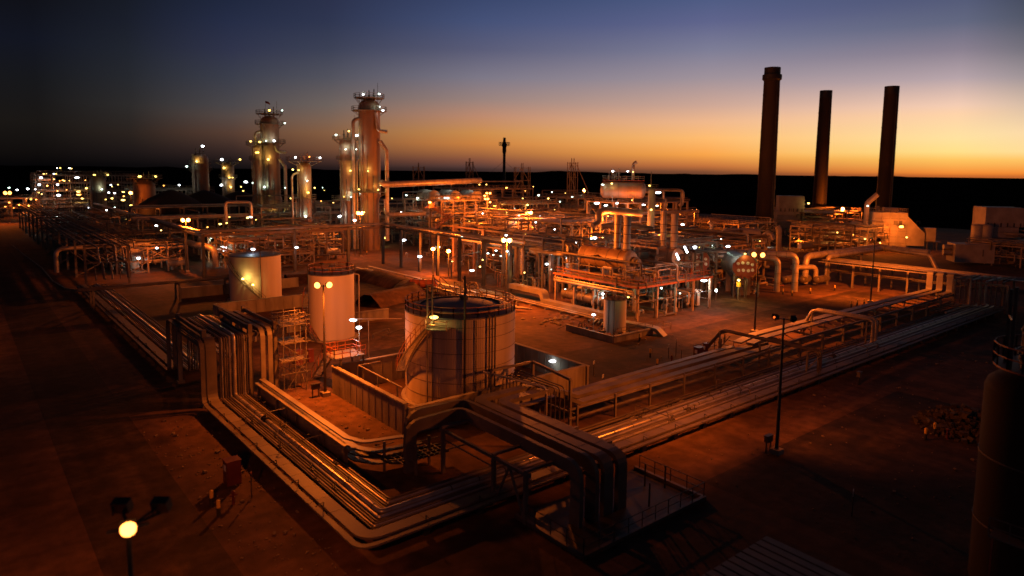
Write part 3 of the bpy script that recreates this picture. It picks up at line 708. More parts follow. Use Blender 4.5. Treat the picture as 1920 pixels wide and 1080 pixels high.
for (px, py, k, w) in ((434,523,'y',420),(462,534,'y',160)):
    a = math.atan2(onY(px,py,C3[1]-R3).y-C3[1], onY(px,py,C3[1]-R3).x-C3[0])
    e = V((math.cos(R(228 if px < 440 else 246)), math.sin(R(228 if px < 440 else 246)), 0)); z = Zat(C3[0]+e.x*(R3+1.0), C3[1]+e.y*(R3+1.0), py)
    p = V((*C3,z))+e*(R3+1.0); o = lamp(T3, p, k, .22, 0); light(p+V((.2,-.35,0)), w, C_Y, o, .15)
lamp(T3, V((C3[0]-1,C3[1]-2,HT3+1.2)), 'w', .26, 120, wide=1.6)
MB().bar((C3[0]-1,C3[1]-2,HT3+.2),(C3[0]-1,C3[1]-2,HT3+1.0),.08).build('lamp_post', M_STEEL, T3)
q = V((*C3,0))+V((math.cos(R(262)),math.sin(R(262)),0))*(R3+.15)
MB().tube([q+V((0,0,.3)), q+V((0,0,HT3+3.5))], .08, 6).build('vent_pipe', M_DARK, T3)
RB = T('bund_wall', 'dark concrete bund wall around the two pale tanks', 'wall', (33,112,0))
wall(RB, 33.0,98,33.0,118,2.2,.3,1.6); wall(RB, 33.15,118,50,118,2.2,.3,1.6); wall(RB, 38.5,100.5,56,100.5,1.6,.3,1.6)
RB2 = T('bund_wall', 'concrete bund wall behind the wide pale tank', 'wall', (33,139,0))
wall(RB2, 33.0,139,56,139,1.9,.3,1.6)
# pump gear between the slim tank and the ribbed tank
PG = T('pump_set', 'cluster of small pumps, valves and pipes behind the ribbed tank', 'pump', (54,86,0))
rnd = random.Random(3)
for k in range(16):
    x, y = rnd.uniform(47,64), rnd.uniform(76,92); a = rnd.choice((0,1))
    l = rnd.uniform(1,4); p1 = (x+l, y, .5) if a else (x, y+l, .5)
    MB().tube([(x,y,0),(x,y,rnd.uniform(.5,1.4)),(*p1[:2],rnd.uniform(.6,1.4)),(*p1[:2],0)], rnd.choice((.06,.09,.13)), 7, .25).build('pipe', M_PIPE, PG)
for k in range(5):
    x, y = rnd.uniform(48,62), rnd.uniform(77,90)
    MB().box(x-.5,y-.3,0,x+.5,y+.3,.3).cyl((x-.5,y,.55),(x+.4,y,.55),.24,10).lathe((x+.5,y,.3), [(.3,0),(.3,.5),(.1,.6)],10).build('pump', M_RUST, PG)
HR = T('handrail', 'thin grey barrier rail on a single post behind the white lamp', 'handrail', (52,84,0))
MB().rail([(48,82.5,.3),(60,83,.6)],1.1,.07,3).build('handrail_frame', M_STEEL, HR)

# ================================================================== near vessel at the frame edge, roof at the bottom
M_VES = mat('vessel_paint_shaded', (0.034,0.028,0.024), (0.02,0.016,0.014), 0.8, 0, 0.4, streak=.15, spec=.1)  # darkened so the colour carries the missing lamplight on the vessel
VC = V((49.9,9.85,0)); VR = 3.4; VH = Zat(VC.x-2.4, VC.y+2.2, 705)
VT = T('process_vessel', 'large dark round vessel with a railed frame on top, closest to the apron', 'vessel', VC)
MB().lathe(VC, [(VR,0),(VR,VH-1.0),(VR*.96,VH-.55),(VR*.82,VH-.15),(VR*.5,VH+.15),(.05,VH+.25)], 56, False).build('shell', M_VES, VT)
for z in (VH*.3,VH*.62): MB().lathe(VC+V((0,0,z)), [(VR+.005,-.04),(VR+.05,-.04),(VR+.05,.04),(VR+.005,.04)],56,False).build('band', M_STEEL, VT)
MB().lathe(VC+V((0,0,VH+.4)), [(VR*.9,0),(VR*.9,.1)], 40).build('deck', M_RUST, VT)
n = 20; MB().rail([VC+V((VR*.9*math.cos(2*PI*k/n),VR*.9*math.sin(2*PI*k/n),VH+.5)) for k in range(n)],1.3,.07,2,True).build('handrail', M_RUST, VT)
for dx, dy, h in ((-2.3,1.7,5.4),(-.5,2.4,5.0),(-1.2,.4,4.6),(1.5,1.5,4.4)):
    MB().bar(VC+V((dx,dy,VH+.5)), VC+V((dx,dy,VH+h)), .16).build('post', M_DARK, VT)
MB().bar(VC+V((-2.3,1.7,VH+3.4)), VC+V((-.5,2.4,VH+3.4)), .12).bar(VC+V((-2.3,1.7,VH+1.6)), VC+V((1.5,1.5,VH+1.6)), .1).build('beam', M_DARK, VT)
for dx, dy in ((-1.6,1.2),(-.2,1.6)): MB().lathe(VC+V((dx,dy,VH+.5)), [(.16,0),(.16,.5),(.3,.6),(.3,.8),(.14,.9),(.14,2.0),(.22,2.1),(.05,2.5)],10).build('relief_valve', M_DARK, VT)
MB().rail([VC+V((-VR-.9,-1.5,4.2)),VC+V((-VR-.9,1.5,4.2))],1.1,.06,1).box(VC.x-VR-.9,VC.y-1.5,4.1,VC.x-VR+.6,VC.y+1.5,4.2).build('side_platform', M_STEEL, VT)
for yy in (-1.3,1.3): MB().bar(VC+V((-VR-.8,yy,0)),VC+V((-VR-.8,yy,4.1)),.1).build('leg', M_RUST, VT)
RH = G(1440,1003,3.4)
SH = T('equipment_shelter', 'low building with a dark ribbed metal roof at the pit', 'building', (RH.x,RH.y,0))
x1, y1 = RH.x, RH.y
MB().box(x1-13.6,y1-8.6,0,x1-.4,y1-.4,3.0).build('wall', M_CONC, SH)
m = MB(); yy = x1-14
while yy < x1-.01:
    m.add([(yy,y1-9,3.3),(yy+.55,y1-9,3.3),(yy+.55,y1,3.4),(yy,y1,3.4),(yy,y1-9,3.12),(yy+.55,y1-9,3.12),(yy+.55,y1,3.12),(yy,y1,3.12)],[(0,1,2,3),(4,7,6,5),(0,4,5,1),(3,2,6,7),(1,5,6,2),(0,3,7,4)])
    m.box(yy+.55,y1-9,3.12,yy+.7,y1,3.22); yy += .7
m.build('roof', M_STEEL, SH)
FN = T('handrail', 'dark pipe handrail along the edge of the ribbed roof building', 'handrail', (x1-6,y1+.8,0))
MB().rail([(x1-14,y1+.9,0),(x1+.6,y1+.9,0),(x1+.6,y1-8,0)],1.2,.06,1.5).build('handrail_frame', M_STEEL, FN)
# rubble heap
rh = G(1812,795); rnd = random.Random(11)
RBH = T('rubble_heap', 'heap of broken stones and bent scrap on the apron', 'rubble', (rh.x,rh.y,0))
m = MB()
for k in range(420):
    a = rnd.uniform(0,2*PI); d = 4.4*rnd.random()**.6; s = rnd.uniform(.12,.42) if rnd.random() < .85 else rnd.uniform(.5,.9)
    m.cbox(rh+V((d*1.4*math.cos(a), d*math.sin(a), max(.04,(1.25-d*.33)*rnd.uniform(.35,1)))), s, s*rnd.uniform(.6,1), s*rnd.uniform(.5,.9), rnd.uniform(0,3), rnd.uniform(-.8,.8))
o = m.build('stones', M_DARKRUB, RBH); o['kind'] = 'stuff'
# ================================================================== generic pieces of process plant
def frame_module(name, label, cat, x0, x1, y0, y1, h, levels, nx, ny, seed, pipes=10, drums=2, verts=1, rails=True, steel=None, railm=None, brace=0.5, deck=0.6, pr=(.08,.28), over=2.0, colw=.34):
    rnd = random.Random(seed); steel = steel or M_FRAME
    t = T(name, label, cat, ((x0+x1)/2, (y0+y1)/2, 0))
    xs = [x0+(x1-x0)*i/nx for i in range(nx+1)]; ys = [y0+(y1-y0)*j/ny for j in range(ny+1)]
    zs = [h*(k+1)/levels for k in range(levels)]; c = colw/2
    m = MB()
    for x in xs:
        for y in ys: m.box(x-c,y-c,0,x+c,y+c,h+.02)
    for z in zs:
        for y in ys: m.box(x0+c,y-c*.8,z-.36,x1-c,y+c*.8,z-.02)
        for x in xs: m.box(x-c*.8,y0+c,z-.35,x+c*.8,y1-c,z-.03)
    zz = [0]+zs
    for k in range(levels):
        for i in range(nx):
            if rnd.random() < brace:
                m.bar((xs[i],y0,zz[k]+.1),(xs[i+1],y0,zz[k+1]-.3),.16)
                if rnd.random() < .5: m.bar((xs[i+1],y0+.02,zz[k]+.1),(xs[i],y0+.02,zz[k+1]-.3),.14)
        for j in range(ny):
            if rnd.random() < brace: m.bar((x0,ys[j],zz[k]+.1),(x0,ys[j+1],zz[k+1]-.3),.16)
    m.build('steel_frame', steel, t)
    for z in zs:
        if rnd.random() < deck:
            i0 = rnd.randrange(0, max(1, nx//2)); i1 = max(i0+1, nx-rnd.randrange(0, max(1, nx//2)))
            j0 = rnd.randrange(0, max(1, ny//2)) if deck < .8 else 0
            if deck > .8: i0, i1 = 0, nx
            MB().box(xs[i0]+c,ys[j0]+c,z+.024,xs[i1]-c,ys[ny]-c,z+.07).build('deck', M_GALV, t)
    if rails:
        m = MB()
        for z in zs[-2:]: m.rail([(x0,y0,z),(x1,y0,z),(x1,y1,z),(x0,y1,z)],1.1,.07,2.0,True)
        m.build('handrail', railm or M_STEEL, t)
    for k in range(pipes):
        r = rnd.uniform(*pr); z = rnd.choice(zs)+rnd.uniform(.3, h/levels*.7)-h/levels*rnd.choice((0,1)); z = max(.5, z)
        if rnd.random() < .5:
            y = rnd.uniform(y0-1, y1); a = x0-rnd.uniform(0,over); b = x1+rnd.uniform(0,over)
            P = [(a,y,max(.3,z-rnd.uniform(1,h*.5))),(a,y,z),(b,y,z)]
            if rnd.random() < .6: P.append((b,y+rnd.uniform(-3,3),z))
        else:
            x = rnd.uniform(x0-1, x1); a = y0-rnd.uniform(0,over); b = y1+rnd.uniform(0,over)
            P = [(x,b,z),(x,a,z),(x,a,max(.3,z-rnd.uniform(1,h*.5)))]
            if rnd.random() < .6: P.append((x+rnd.uniform(-3,3),a,P[-1][2]))
        MB().tube(P, r, 8, r*2.2).build('pipe', rnd.choice((M_CLAD,M_PIPE,M_PIPE,M_GALV,M_PIPE)), t)
    for k in range(drums):
        i = rnd.randrange(nx); z = rnd.choice([0]+zs[:-1])+.9; r = min(rnd.uniform(.6,1.1), h/levels*.38)
        y = rnd.uniform(y0+1.2, max(y0+1.3, y1-1.2)); L_ = min((x1-x0)/nx*.8, rnd.uniform(3,6)); cx = (xs[i]+xs[i+1])/2
        m = MB().lathe((cx-L_/2,y,z+r), [(r*.1,-r*.45),(r*.65,-r*.32),(r,0),(r,L_),(r*.65,L_+r*.32),(r*.1,L_+r*.45)], 14, True, (1,0,0))
        m.box(cx-L_*.3-.12,y-r*.7,z-.85,cx-L_*.3+.12,y+r*.7,z+r*.4).box(cx+L_*.3-.12,y-r*.7,z-.85,cx+L_*.3+.12,y+r*.7,z+r*.4)
        m.build('drum', rnd.choice((M_CLAD,M_HOUSE,M_PIPE)), t)
    for k in range(verts):
        r = rnd.uniform(.5,1.1); hh = rnd.uniform(.4,.95)*h; x = rnd.uniform(x0+1,x1-1); y = rnd.uniform(y0+1,y1-1)
        MB().lathe((x,y,.3), [(r,0),(r,hh),(r*.7,hh+r*.35),(.1,hh+r*.45)], 14).build('vessel', rnd.choice((M_CLAD,M_HOUSE)), t)
    return t
def lamps(parent, d, L_, gain=1.0, loff=(-.6,-.6,-.5)):
    rl = random.Random(len(L_)*7+int(L_[0][0]) if L_ else 0)
    for a in L_:
        px, py, k = a[:3]; w = a[3] if len(a) > 3 else 0; s = a[4] if len(a) > 4 else 1.0; wd = a[5] if len(a) > 5 else 1.0
        dd = a[6] if len(a) > 6 else d
        if dd > 225 and k == 'w' and s < 1.3:
            q = rl.random(); k = 'o' if q < .22 else 'y' if q < .5 else 'g' if q < .62 else 'w'
        s *= rl.uniform(.62, 1.12)
        lamp(parent, D(px, py, dd), k, s*(.16+dd*.00085), w*gain, wide=wd, loff=loff)
def drum_thing(label, a, b, r, m=None, saddles=True, z_floor=0, name='horizontal_vessel', cap=None, neck=True):
    a, b = V(a), V(b); L_ = (b-a).length
    t = T(name, label, 'vessel', (a.x,a.y,z_floor))
    MB().lathe(a, [(r,0),(r,L_)], 28, False, b-a).build('shell', m or M_CLAD, t)
    for p, d in ((a, a-b), (b, b-a)): MB().lathe(p, [(r,.002),(r*.92,r*.22),(r*.65,r*.42),(r*.3,r*.5),(.02,r*.52)], 28, False, d).build('head', cap or m or M_CLAD, t)
    for f in (.12,.38,.63,.88):
        p = a.lerp(b, f); d = (b-a).normalized(); MB().lathe(p, [(r+.004,-.06),(r+.06,-.06),(r+.06,.06),(r+.004,.06)], 28, False, d).build('band', M_STEEL, t)
    if saddles:
        d = (b-a).normalized(); s = V((d.y,-d.x,0))
        for f in (.22,.78):
            p = a.lerp(b, f); MB().cbox(V((p.x,p.y,(z_floor+p.z-r*.55)/2)), .35, r*1.5, p.z-r*.55-z_floor, math.atan2(d.y,d.x)).build('saddle', M_STEEL, t)
    if neck:
        p = a.lerp(b, .5); MB().lathe(p+V((0,0,r*.97)), [(r*.2,0),(r*.2,r*.35),(r*.3,r*.35),(r*.3,r*.45)], 12).build('nozzle', M_STEEL, t)
    return t

# ================================================================== the two storey skid with red beams
S1 = frame_module('process_skid', 'two storey process skid with red beams and handrails facing the yard road', 'process unit', 88.0, 108.5, 73.5, 93.5, 5.9, 1, 4, 4, 21, pipes=26, drums=4, verts=3, railm=M_RED, brace=.12, deck=.9, pr=(.06,.2), over=.6)
MB().box(87.8,73.1,5.62,108.9,73.33,5.95).box(87.6,73.34,5.62,87.83,93.9,5.95).build('fascia_beam', M_RED, S1)
for k in range(14): MB().lathe((89+1.4*k, 74.2+.6*(k%3), 6), [(.05,0),(.05,random.Random(k).uniform(1.4,3.0))], 6).build('vent_stub', M_STEEL, S1)
MB().tube([(87.2,93,4.7),(87.2,74,4.7)], .3, 10).build('pipe', M_CLAD, S1); MB().tube([(87.0,93,5.2),(87.0,73.6,5.2),(87,73.6,2)], .14, 8).build('pipe', M_CLAD, S1)
lamps(S1, 131, [(1320,526,'w',700,1.1,2.2),(1343,543,'g',150,.8)]); lamps(S1, 121, [(1130,551,'w',240,1.1),(1180,528,'y',160,.8,1.6),(1240,540,'g',200,.7),(1060,542,'g',220,.6),(1150,545,'y',150,.5),(1275,550,'g',200,.5)])
MB().lathe((107.0,75.6,0.4), [(.9,0),(.9,2.2),(.6,2.7),(.1,2.9)], 20).build('vessel', M_HOUSE, S1)
# exchanger lying under the deck
ex = drum_thing('bare horizontal exchanger shell lying under the red beamed deck', (88.9,92,2.1), (88.9,79.8,2.1), .95, M_PIPE, name='heat_exchanger')
MB().tube([(88.5,86,3.0),(88.5,86,4.2),(88.5,83.2,4.2),(88.5,83.2,3.0)], .2, 8).build('pipe', M_CLAD, ex)
def clutter(parent, x0,x1,y0,y1,z,n,seed,hm=2.6):
    rnd = random.Random(seed)
    for k in range(n):
        x, y = rnd.uniform(x0,x1), rnd.uniform(y0,y1); h = rnd.uniform(.5,hm); l = rnd.uniform(.8,4)*rnd.choice((-1,1)); r = rnd.choice((.05,.07,.1,.14,.2))
        if rnd.random() < .5: P = [(x,y,z),(x,y,z+h),(max(x0,min(x1,x+l)),y,z+h),(max(x0,min(x1,x+l)),y,z+rnd.uniform(0,h))]
        else: P = [(x,y,z),(x,y,z+h),(x,max(y0,min(y1,y+l)),z+h),(x,max(y0,min(y1,y+l)),z+rnd.uniform(0,h))]
        MB().tube(P, r, 7, r*2).build('pipe', rnd.choice((M_CLAD,M_PIPE,M_FRAME,M_RED if rnd.random() < .3 else M_GALV)), parent)
clutter(S1, 88.6, 108, 74.2, 82.5, 6.0, 34, 201); clutter(S1, 96.5, 103.5, 80, 93, 6.0, 18, 202, 1.6); clutter(S1, 88.5, 93, 74, 92, .1, 16, 203, 3.5); clutter(S1, 98, 108, 74.4, 78, .1, 18, 204, 3.8)
for i, (x0,x1,y0,y1,n,l) in enumerate(((103,122,106,124,46,'low tangle of pipes and valves between the bridge columns and the skid'),(90,101,100,120,36,'low tangle of pipes under the orange trays'),(128,146,76,90,46,'low tangle of pipes at the feet of the boilers'),(100,120,148,170,40,'low tangle of pipes in the middle of the rear frames'),(262,292,100,118,36,'tangle of pipes between the second chimney and the pale house'),(108,128,86,100,40,'low tangle of pipes behind the red beamed skid'))):
    tt = T('pipe_manifold', l, 'pipes', ((x0+x1)/2,(y0+y1)/2,0)); clutter(tt, x0,x1,y0,y1,0,n,300+i,8 if i == 4 else 1.5 if i == 2 else 3.6)
# fired heaters with stacks on the skid
def heater(a, b, r, label, stacks, capm, zf):
    t = drum_thing(label, a, b, r, M_COL, True, zf, 'fired_heater', capm, False)
    for f, rr, top, mm in stacks:
        p = V(a).lerp(V(b), f); m = MB().lathe((p.x,p.y,p.z+r*.9), [(rr,0),(rr,top-p.z-r*.9-.6),(rr*1.12,top-p.z-r*.9-.6),(rr*1.12,top-p.z-r*.9)], 20, True)
        s = m.build('stack', mm, t)
        MB().lathe((p.x,p.y,p.z+r*.98), [(rr*1.25,0),(rr*1.25,.25)], 20).build('flange', M_STEEL, s)
        for k in range(3): MB().lathe((p.x,p.y,p.z+r+1.2+k*1.6), [(rr+.004,0),(rr+.06,0),(rr+.06,.1),(rr+.004,.1)], 20, False).build('band', M_DARK, s)
    d = (V(b)-V(a)).normalized(); e = V(b)+d*r*.5
    MB().lathe(e, [(r*.45,0),(r*.45,.7),(r*.3,.9),(r*.3,1.3)], 16, True, d).build('burner', M_STEEL, t)
    return t
h1 = heater((94.6,92.3,9.0),(94.6,81.2,9.0),1.95,'cladded fired heater with two chimneys on the red beamed skid',[(.72,.62,17.2,M_CLAD),(.93,.66,17.0,M_HOUSE)],M_HOUSE,5.95)
hb = G(1270,482,8.6); h2 = heater((hb.x,hb.y+9.5,8.6),(hb.x,hb.y,8.6),1.75,'fired heater with a white end cap, standing beyond the red beamed skid',[(.62,.62,17.4,M_CLAD),(.9,.66,17.0,M_HOUSE)],M_WHITE,5.95)
def tube_lamp(px0,py0,px1,py1,d,parent,watts):
    a, b = D(px0,py0,d), D(px1,py1,d); m = MB().cyl(a,b,.16,8); o = m.build('tube_lamp', L_W, parent); light(a.lerp(b,.5)+V((-.5,-.5,-.2)), watts, C_W, o)
tube_lamp(1283,462,1289,474,128,h2,420); tube_lamp(1268,475,1273,487,121,h2,260)
# boilers with round perforated fronts
def boiler(px, py, d, r, label, seed):
    c = D(px, py, d); ax = V((.62,.785,0)); t = T('boiler', label, 'boiler', (c.x,c.y,0))
    MB().lathe(c, [(r,0),(r,7.5),(r*.8,8.0)], 32, True, ax).build('shell', M_CLAD, t)
    hd = MB(); n = 12; sd_ = V((ax.y,-ax.x,0))
    vs = [c + (sd_*math.cos(PI*(.12+.76*k/n)) + V((0,0,math.sin(PI*(.12+.76*k/n)))))*r*1.06 + ax*z for z in (-1.1,.3) for k in range(n+1)]
    hd.add(vs, [(k,k+1,n+2+k,n+1+k) for k in range(n)], True); hd.build('front_hood', M_HOUSE, t)
    MB().lathe(c-ax*.1, [(.02,0),(r*.99,0)], 32, False, ax).build('front_plate', M_RUST, t)
    side = V((ax.y,-ax.x,0))
    for i, (u, v) in enumerate(((-.62,.30),(-.2,.36),(.25,.34),(.66,.22),(-.55,-.25),(-.12,-.25),(.33,-.28),(.7,-.22))):
        p = c - ax*.12 + side*r*u*.92 + V((0,0,r*v)); MB().lathe(p, [(r*.13,0),(r*.13,.16),(.02,.2)], 12, False, -ax).build('port_cover', M_WHITE, t)
    for f in (1.6, 5.6):
        p = c+ax*f; MB().cbox((p.x,p.y,(c.z-r*.7)/2), .5, r*1.5, c.z-r*.7, math.atan2(ax.y,ax.x)).build('saddle', M_STEEL, t)
    rnd = random.Random(seed)
    for k in range(9):
        p = c + side*rnd.uniform(-1.1*r,1.1*r) - ax*rnd.uniform(.8,2.4); z0 = rnd.uniform(.4,1.2); z1 = rnd.uniform(1.5,c.z-.8)
        MB().tube([(p.x,p.y,0),(p.x,p.y,z1),(p.x+ax.x*2.5,p.y+ax.y*2.5,z1)], rnd.choice((.08,.12,.2)), 7).build('pipe', M_PIPE, t)
    return t
b1 = boiler(1309,490,147,2.45,'boiler with a round perforated red front behind the skid',4)
b2 = boiler(1396,501,146,2.5,'boiler with a round perforated red front next to the yard lamp mast',8)
lamps(b1, 150, [(1303,463,'w',300,1.1,1.5),(1312,464,'y',120,.8)]); lamps(b2, 146, [(1385,525,'y',800,1.0,1,140),(1365,462,'w',350,1.1,1.6),(1397,476,'y',160,1.0)])
lamps(b1, 158, [(1335,460,'g',160,.8),(1352,448,'g',160,.6)])
YC = D(1385,533,141); yt = T('lit_cabinet', 'small yellow lit cabinet on a post under the second boiler', 'cabinet', (YC.x,YC.y,0))
MB().box(YC.x-.3,YC.y-.3,YC.z-.5,YC.x+.3,YC.y+.3,YC.z+.4).build('body', M_YEL, yt); MB().box(YC.x-.1,YC.y-.1,0,YC.x+.1,YC.y+.1,YC.z-.503).build('post', M_STEEL, yt)
# boiler house frames and the ducts behind
BF = frame_module('boiler_unit', 'dense pipe and steel frame between the boilers and the first chimney', 'process unit', 132, 152, 88, 108, 8.5, 2, 4, 4, 33, pipes=30, drums=6, verts=4, brace=.3, deck=.5, pr=(.1,.4))
def big_pipe(pts, r, label, m=None, n=14, bend=None, bands=0, posts=()):
    t = T('large_pipe', label, 'pipe', (pts[0][0],pts[0][1],0))
    MB().tube(pts, r, n, bend).build('pipe', m or M_CLAD, t)
    if bands:
        P = [V(p) for p in pts]
        for a, c in zip(P, P[1:]):
            L_ = (c-a).length; d = (c-a).normalized()
            s = r*3
            while s < L_-r*2.5: MB().lathe(a+d*s, [(r+.003,-.04),(r+.035,-.04),(r+.035,.04),(r+.003,.04)], n, False, d).build('clamp_band', M_STEEL, t); s += bands
    for x, y, z in posts: MB().box(x-.2,y-.2,0,x+.2,y+.2,z).build('post', M_STEEL, t)
    return t
# elbows standing on the yard
big_pipe([tuple(G(1456,549)+V((0,0,.3))), tuple(G(1456,549)+V((0,0,7.3))), tuple(G(1456,549)+V((-9,13,7.3)))], .62, 'first upright cladded elbow pipe on the yard edge', bend=1.5, bands=2)
big_pipe([tuple(G(1489,549)+V((0,0,.3))), tuple(G(1489,549)+V((0,0,8.0))), tuple(G(1489,549)+V((-11,16,8.0)))], .66, 'second taller upright cladded elbow pipe on the yard edge', bend=1.5, bands=2)
g = G(1508,535); big_pipe([(g.x,g.y,.5),(g.x,g.y,6.6),(183,74.6,6.6),(181,62,6.6)], .75, 'long horizontal cladded pipe on posts, starting from an elbow beside the yard', bend=1.8, bands=3, posts=[(164,g.y-.1,5.8),(174,74.6,5.8)])
g = G(1549,533); big_pipe([(g.x,g.y,1.4),(g.x,g.y,6.4),(180,72.8,6.5)], .55, 'second long cladded pipe running beside the first at the yard edge', bend=1.4, bands=3)
g = G(1524,535); big_pipe([(g.x-6,g.y+2,4.3),(g.x,g.y-.5,4.3),(g.x,g.y-.5,.4)], .55, 'short cladded pipe bend dropping into a plinth', bend=1.3)
big_pipe([(178,58,1),(178.5,61,6.3),(182.5,72,6.4)], .5, 'curved pipe end that drops at the far end of the long pipe', bend=1.2)
for i,(px,l) in enumerate(((1478,'horizontal drum low behind the first elbow pipe'),(1512,'horizontal drum low behind the second elbow pipe'),(1540,'horizontal drum low beside the pipe bend'))):
    g = G(px,540); drum_thing(l, (g.x+1.5,g.y+2,1.4), (g.x+6.5,g.y+2,1.4), .8, M_PIPE, False, neck=False)
# pipe rack from the far corner
LR = T('pipe_rack', 'long dark two level pipe rack on posts at the far side of the yard', 'pipe rack', (157,60,0))
for k in range(10):
    y = 73-5.6*k
    for x in (153.5,160): MB().box(x-.18,y-.18,0,x+.18,y+.18,5.6).build('post', M_STEEL, LR)
    MB().box(153.7,y-.16,5.0,159.8,y+.16,5.25).box(153.7,y-.16,2.7,159.8,y+.16,2.95).build('cross_beam', M_STEEL, LR)
for k in range(9):
    x = 154.2+.65*k; MB().tube([(x,74,5.26+.2),(x,20,5.46)], .1+.05*(k%3), 7).build('pipe', (M_PIPE,M_CLAD,M_GALV)[k%3], LR)
for k in range(6):
    x = 154.4+.9*k; MB().tube([(x,73.5,2.96+.16),(x,20,3.12)], .13, 7).build('pipe', M_PIPE, LR)
MB().duct([(152.9,74,5.7),(152.9,20,5.7)], 1.0,.15).duct([(151.2,74,5.4),(151.2,44,5.4)], .9,.15).build('cable_tray', M_GALV, LR)
VP = T('pipe_risers', 'row of upright pipes rising from the track up to the far rack', 'pipes', (150,42,0))
for k in range(10):
    x = 146.5+.25*k; y = 45.2-.75*k; MB().tube([(x-12,y,.9),(x,y,.9),(x,y,5.6+.1*(k%3)),(x+8,y,5.6+.1*(k%3))], .12+.1*(k in (3,6)), 8, .5).build('pipe', M_CLAD if k in (3,6) else M_PIPE, VP)
for y in (45.9,41.5,37.2): MB().box(147.4,y-.2,0,147.8,y+.2,5.4).build('post', M_STEEL, VP)
MB().box(147.45,37.4,5.0,147.75,45.7,5.35).build('beam', M_STEEL, VP)
for k,y in enumerate((51.0,49.2,47.4)): MB().duct([(146,y,2.3),(150.3,y,2.3),(150.3,y,5.9),(152,y,5.9)], 1.1,.18,.6).build('cable_tray', M_GALV, VP)

# ================================================================== small tank in its bund, low pipes, rubble
CS = (79.2,70.6)
ST = tank(CS, 1.75, 5.4, 'small weathered drum tank with an orange rail inside the low bund', M_TANK, dome=.35, roof=M_STEEL)
lamps(ST, 103, [(1178,557,'y',60,.7),(1113,590,'w',60,1.1,1.4)])
MB().bar((CS[0]-1.9,CS[1]-.4,0),(CS[0]-1.9,CS[1]-.4,6.3),.08).bar((CS[0]-1.5,CS[1]-1.2,0),(CS[0]-1.5,CS[1]-1.2,6.3),.08).build('ladder', M_DARK, ST)
q = D(1113,592,103); MB().lathe((q.x,q.y,0), [(.05,0),(.05,q.z-.2)], 6).build('lamp_pole', M_STEEL, ST)
SB = T('bund_wall', 'knee high concrete bund with posts around the small drum tank', 'wall', (73,67,0))
wall(SB, 74.0,66.2,74.0,76,.9,.25,2); wall(SB, 74.13,66.2,83,66.2,.9,.25,2)
MB().rail([(74,66.2,1.05),(83,66.2,1.05)],1.0,.06,1.8).build('handrail', M_STEEL, SB)
g = G(1160,640); g = V((77.2,67.6,0))
PB = T('pump_set', 'cluster of valves, hoses and small pumps beside the small drum tank', 'pump', g)
rnd = random.Random(9)
for k in range(18):
    x, y = rnd.uniform(74.6,77.5), rnd.uniform(67,76); MB().tube([(x,y,0),(x,y,rnd.uniform(.5,1.5)),(x+rnd.uniform(-1.4,1.4),y,rnd.uniform(.6,1.4)),(x+1,y+.5,0)], rnd.choice((.05,.08,.11)), 6, .2).build('pipe', rnd.choice((M_PIPE,M_DARK,M_RED)), PB)
for k in range(3):
    x, y = 75.2+rnd.uniform(0,1.5), 68.5+2.4*k; MB().box(x-.4,y-.3,0,x+.4,y+.3,.3).cyl((x-.5,y,.6),(x+.4,y,.6),.26,10).build('pump', M_RUST, PB)
CP = T('covered_culvert', 'covered pipe culvert bending down into the ground beside the small bund', 'culvert', (84,66,0))
MB().duct([(81.2,75,1.1),(82.6,68.2,1.1),(83.4,65.6,.9),(83.8,64.3,-.3)], 1.6,.5,.9).build('cover', M_GALV, CP)
MB().rail([(84.6,66.5,0),(88,66.5,0),(88,69.5,0)],1.1,.06,1.5).build('handrail', M_STEEL, CP)
for k in range(5): MB().tube([(82+.35*k,80,.5),(82.4+.35*k,72,.5),(85+.35*k,70,.5)], .1, 7).build('pipe', M_PIPE, CP)
LP = T('pipeline', 'group of low cladded pipes and covered tray along the foot of the skid', 'pipe', (84,85,0))
for k in range(4): MB().tube([(82.4+.55*k,112,.55),(82.4+.55*k,76+k,.55),(80,74+k,.45)], .13+.06*(k%2), 8).build('pipe', (M_CLAD,M_PIPE)[k%2], LP)
MB().duct([(85.8,104,2.2),(85.8,94.5,2.2),(85.8,94.0,.5),(85.8,77,.5)], 1.6,.9,.9).build('covered_tray', M_GALV, LP)
for k in range(9): MB().box(82.0,78+4*k-.12,0,84.6,78+4*k+.12,.32).build('sleeper', M_CONC, LP)
rnd = random.Random(14); g = G(1045,603)
RP = T('rubble_heap', 'scatter of sand bags and loose stones on the sand beside the low pipes', 'rubble', (g.x,g.y,0))
m = MB()
for k in range(34):
    x, y = g.x+rnd.gauss(0,3.2), g.y+rnd.gauss(0,1.8); s = rnd.uniform(.3,1.0); m.lathe((x,y,0), [(s*.5,0),(s*.55,s*.15),(s*.35,s*.32),(.02,s*.38)], 7)
o = m.build('stones', M_RUBBLE, RP); o['kind'] = 'stuff'
m = MB()
for k in range(10): 
    x, y = g.x+rnd.gauss(2,3), g.y+rnd.gauss(-1.5,2); m.bar((x,y,.1),(x+rnd.uniform(-3,3),y+rnd.uniform(-2,2),rnd.uniform(.1,.4)),.08)
m.build('scrap_bar', M_DARK, RP)
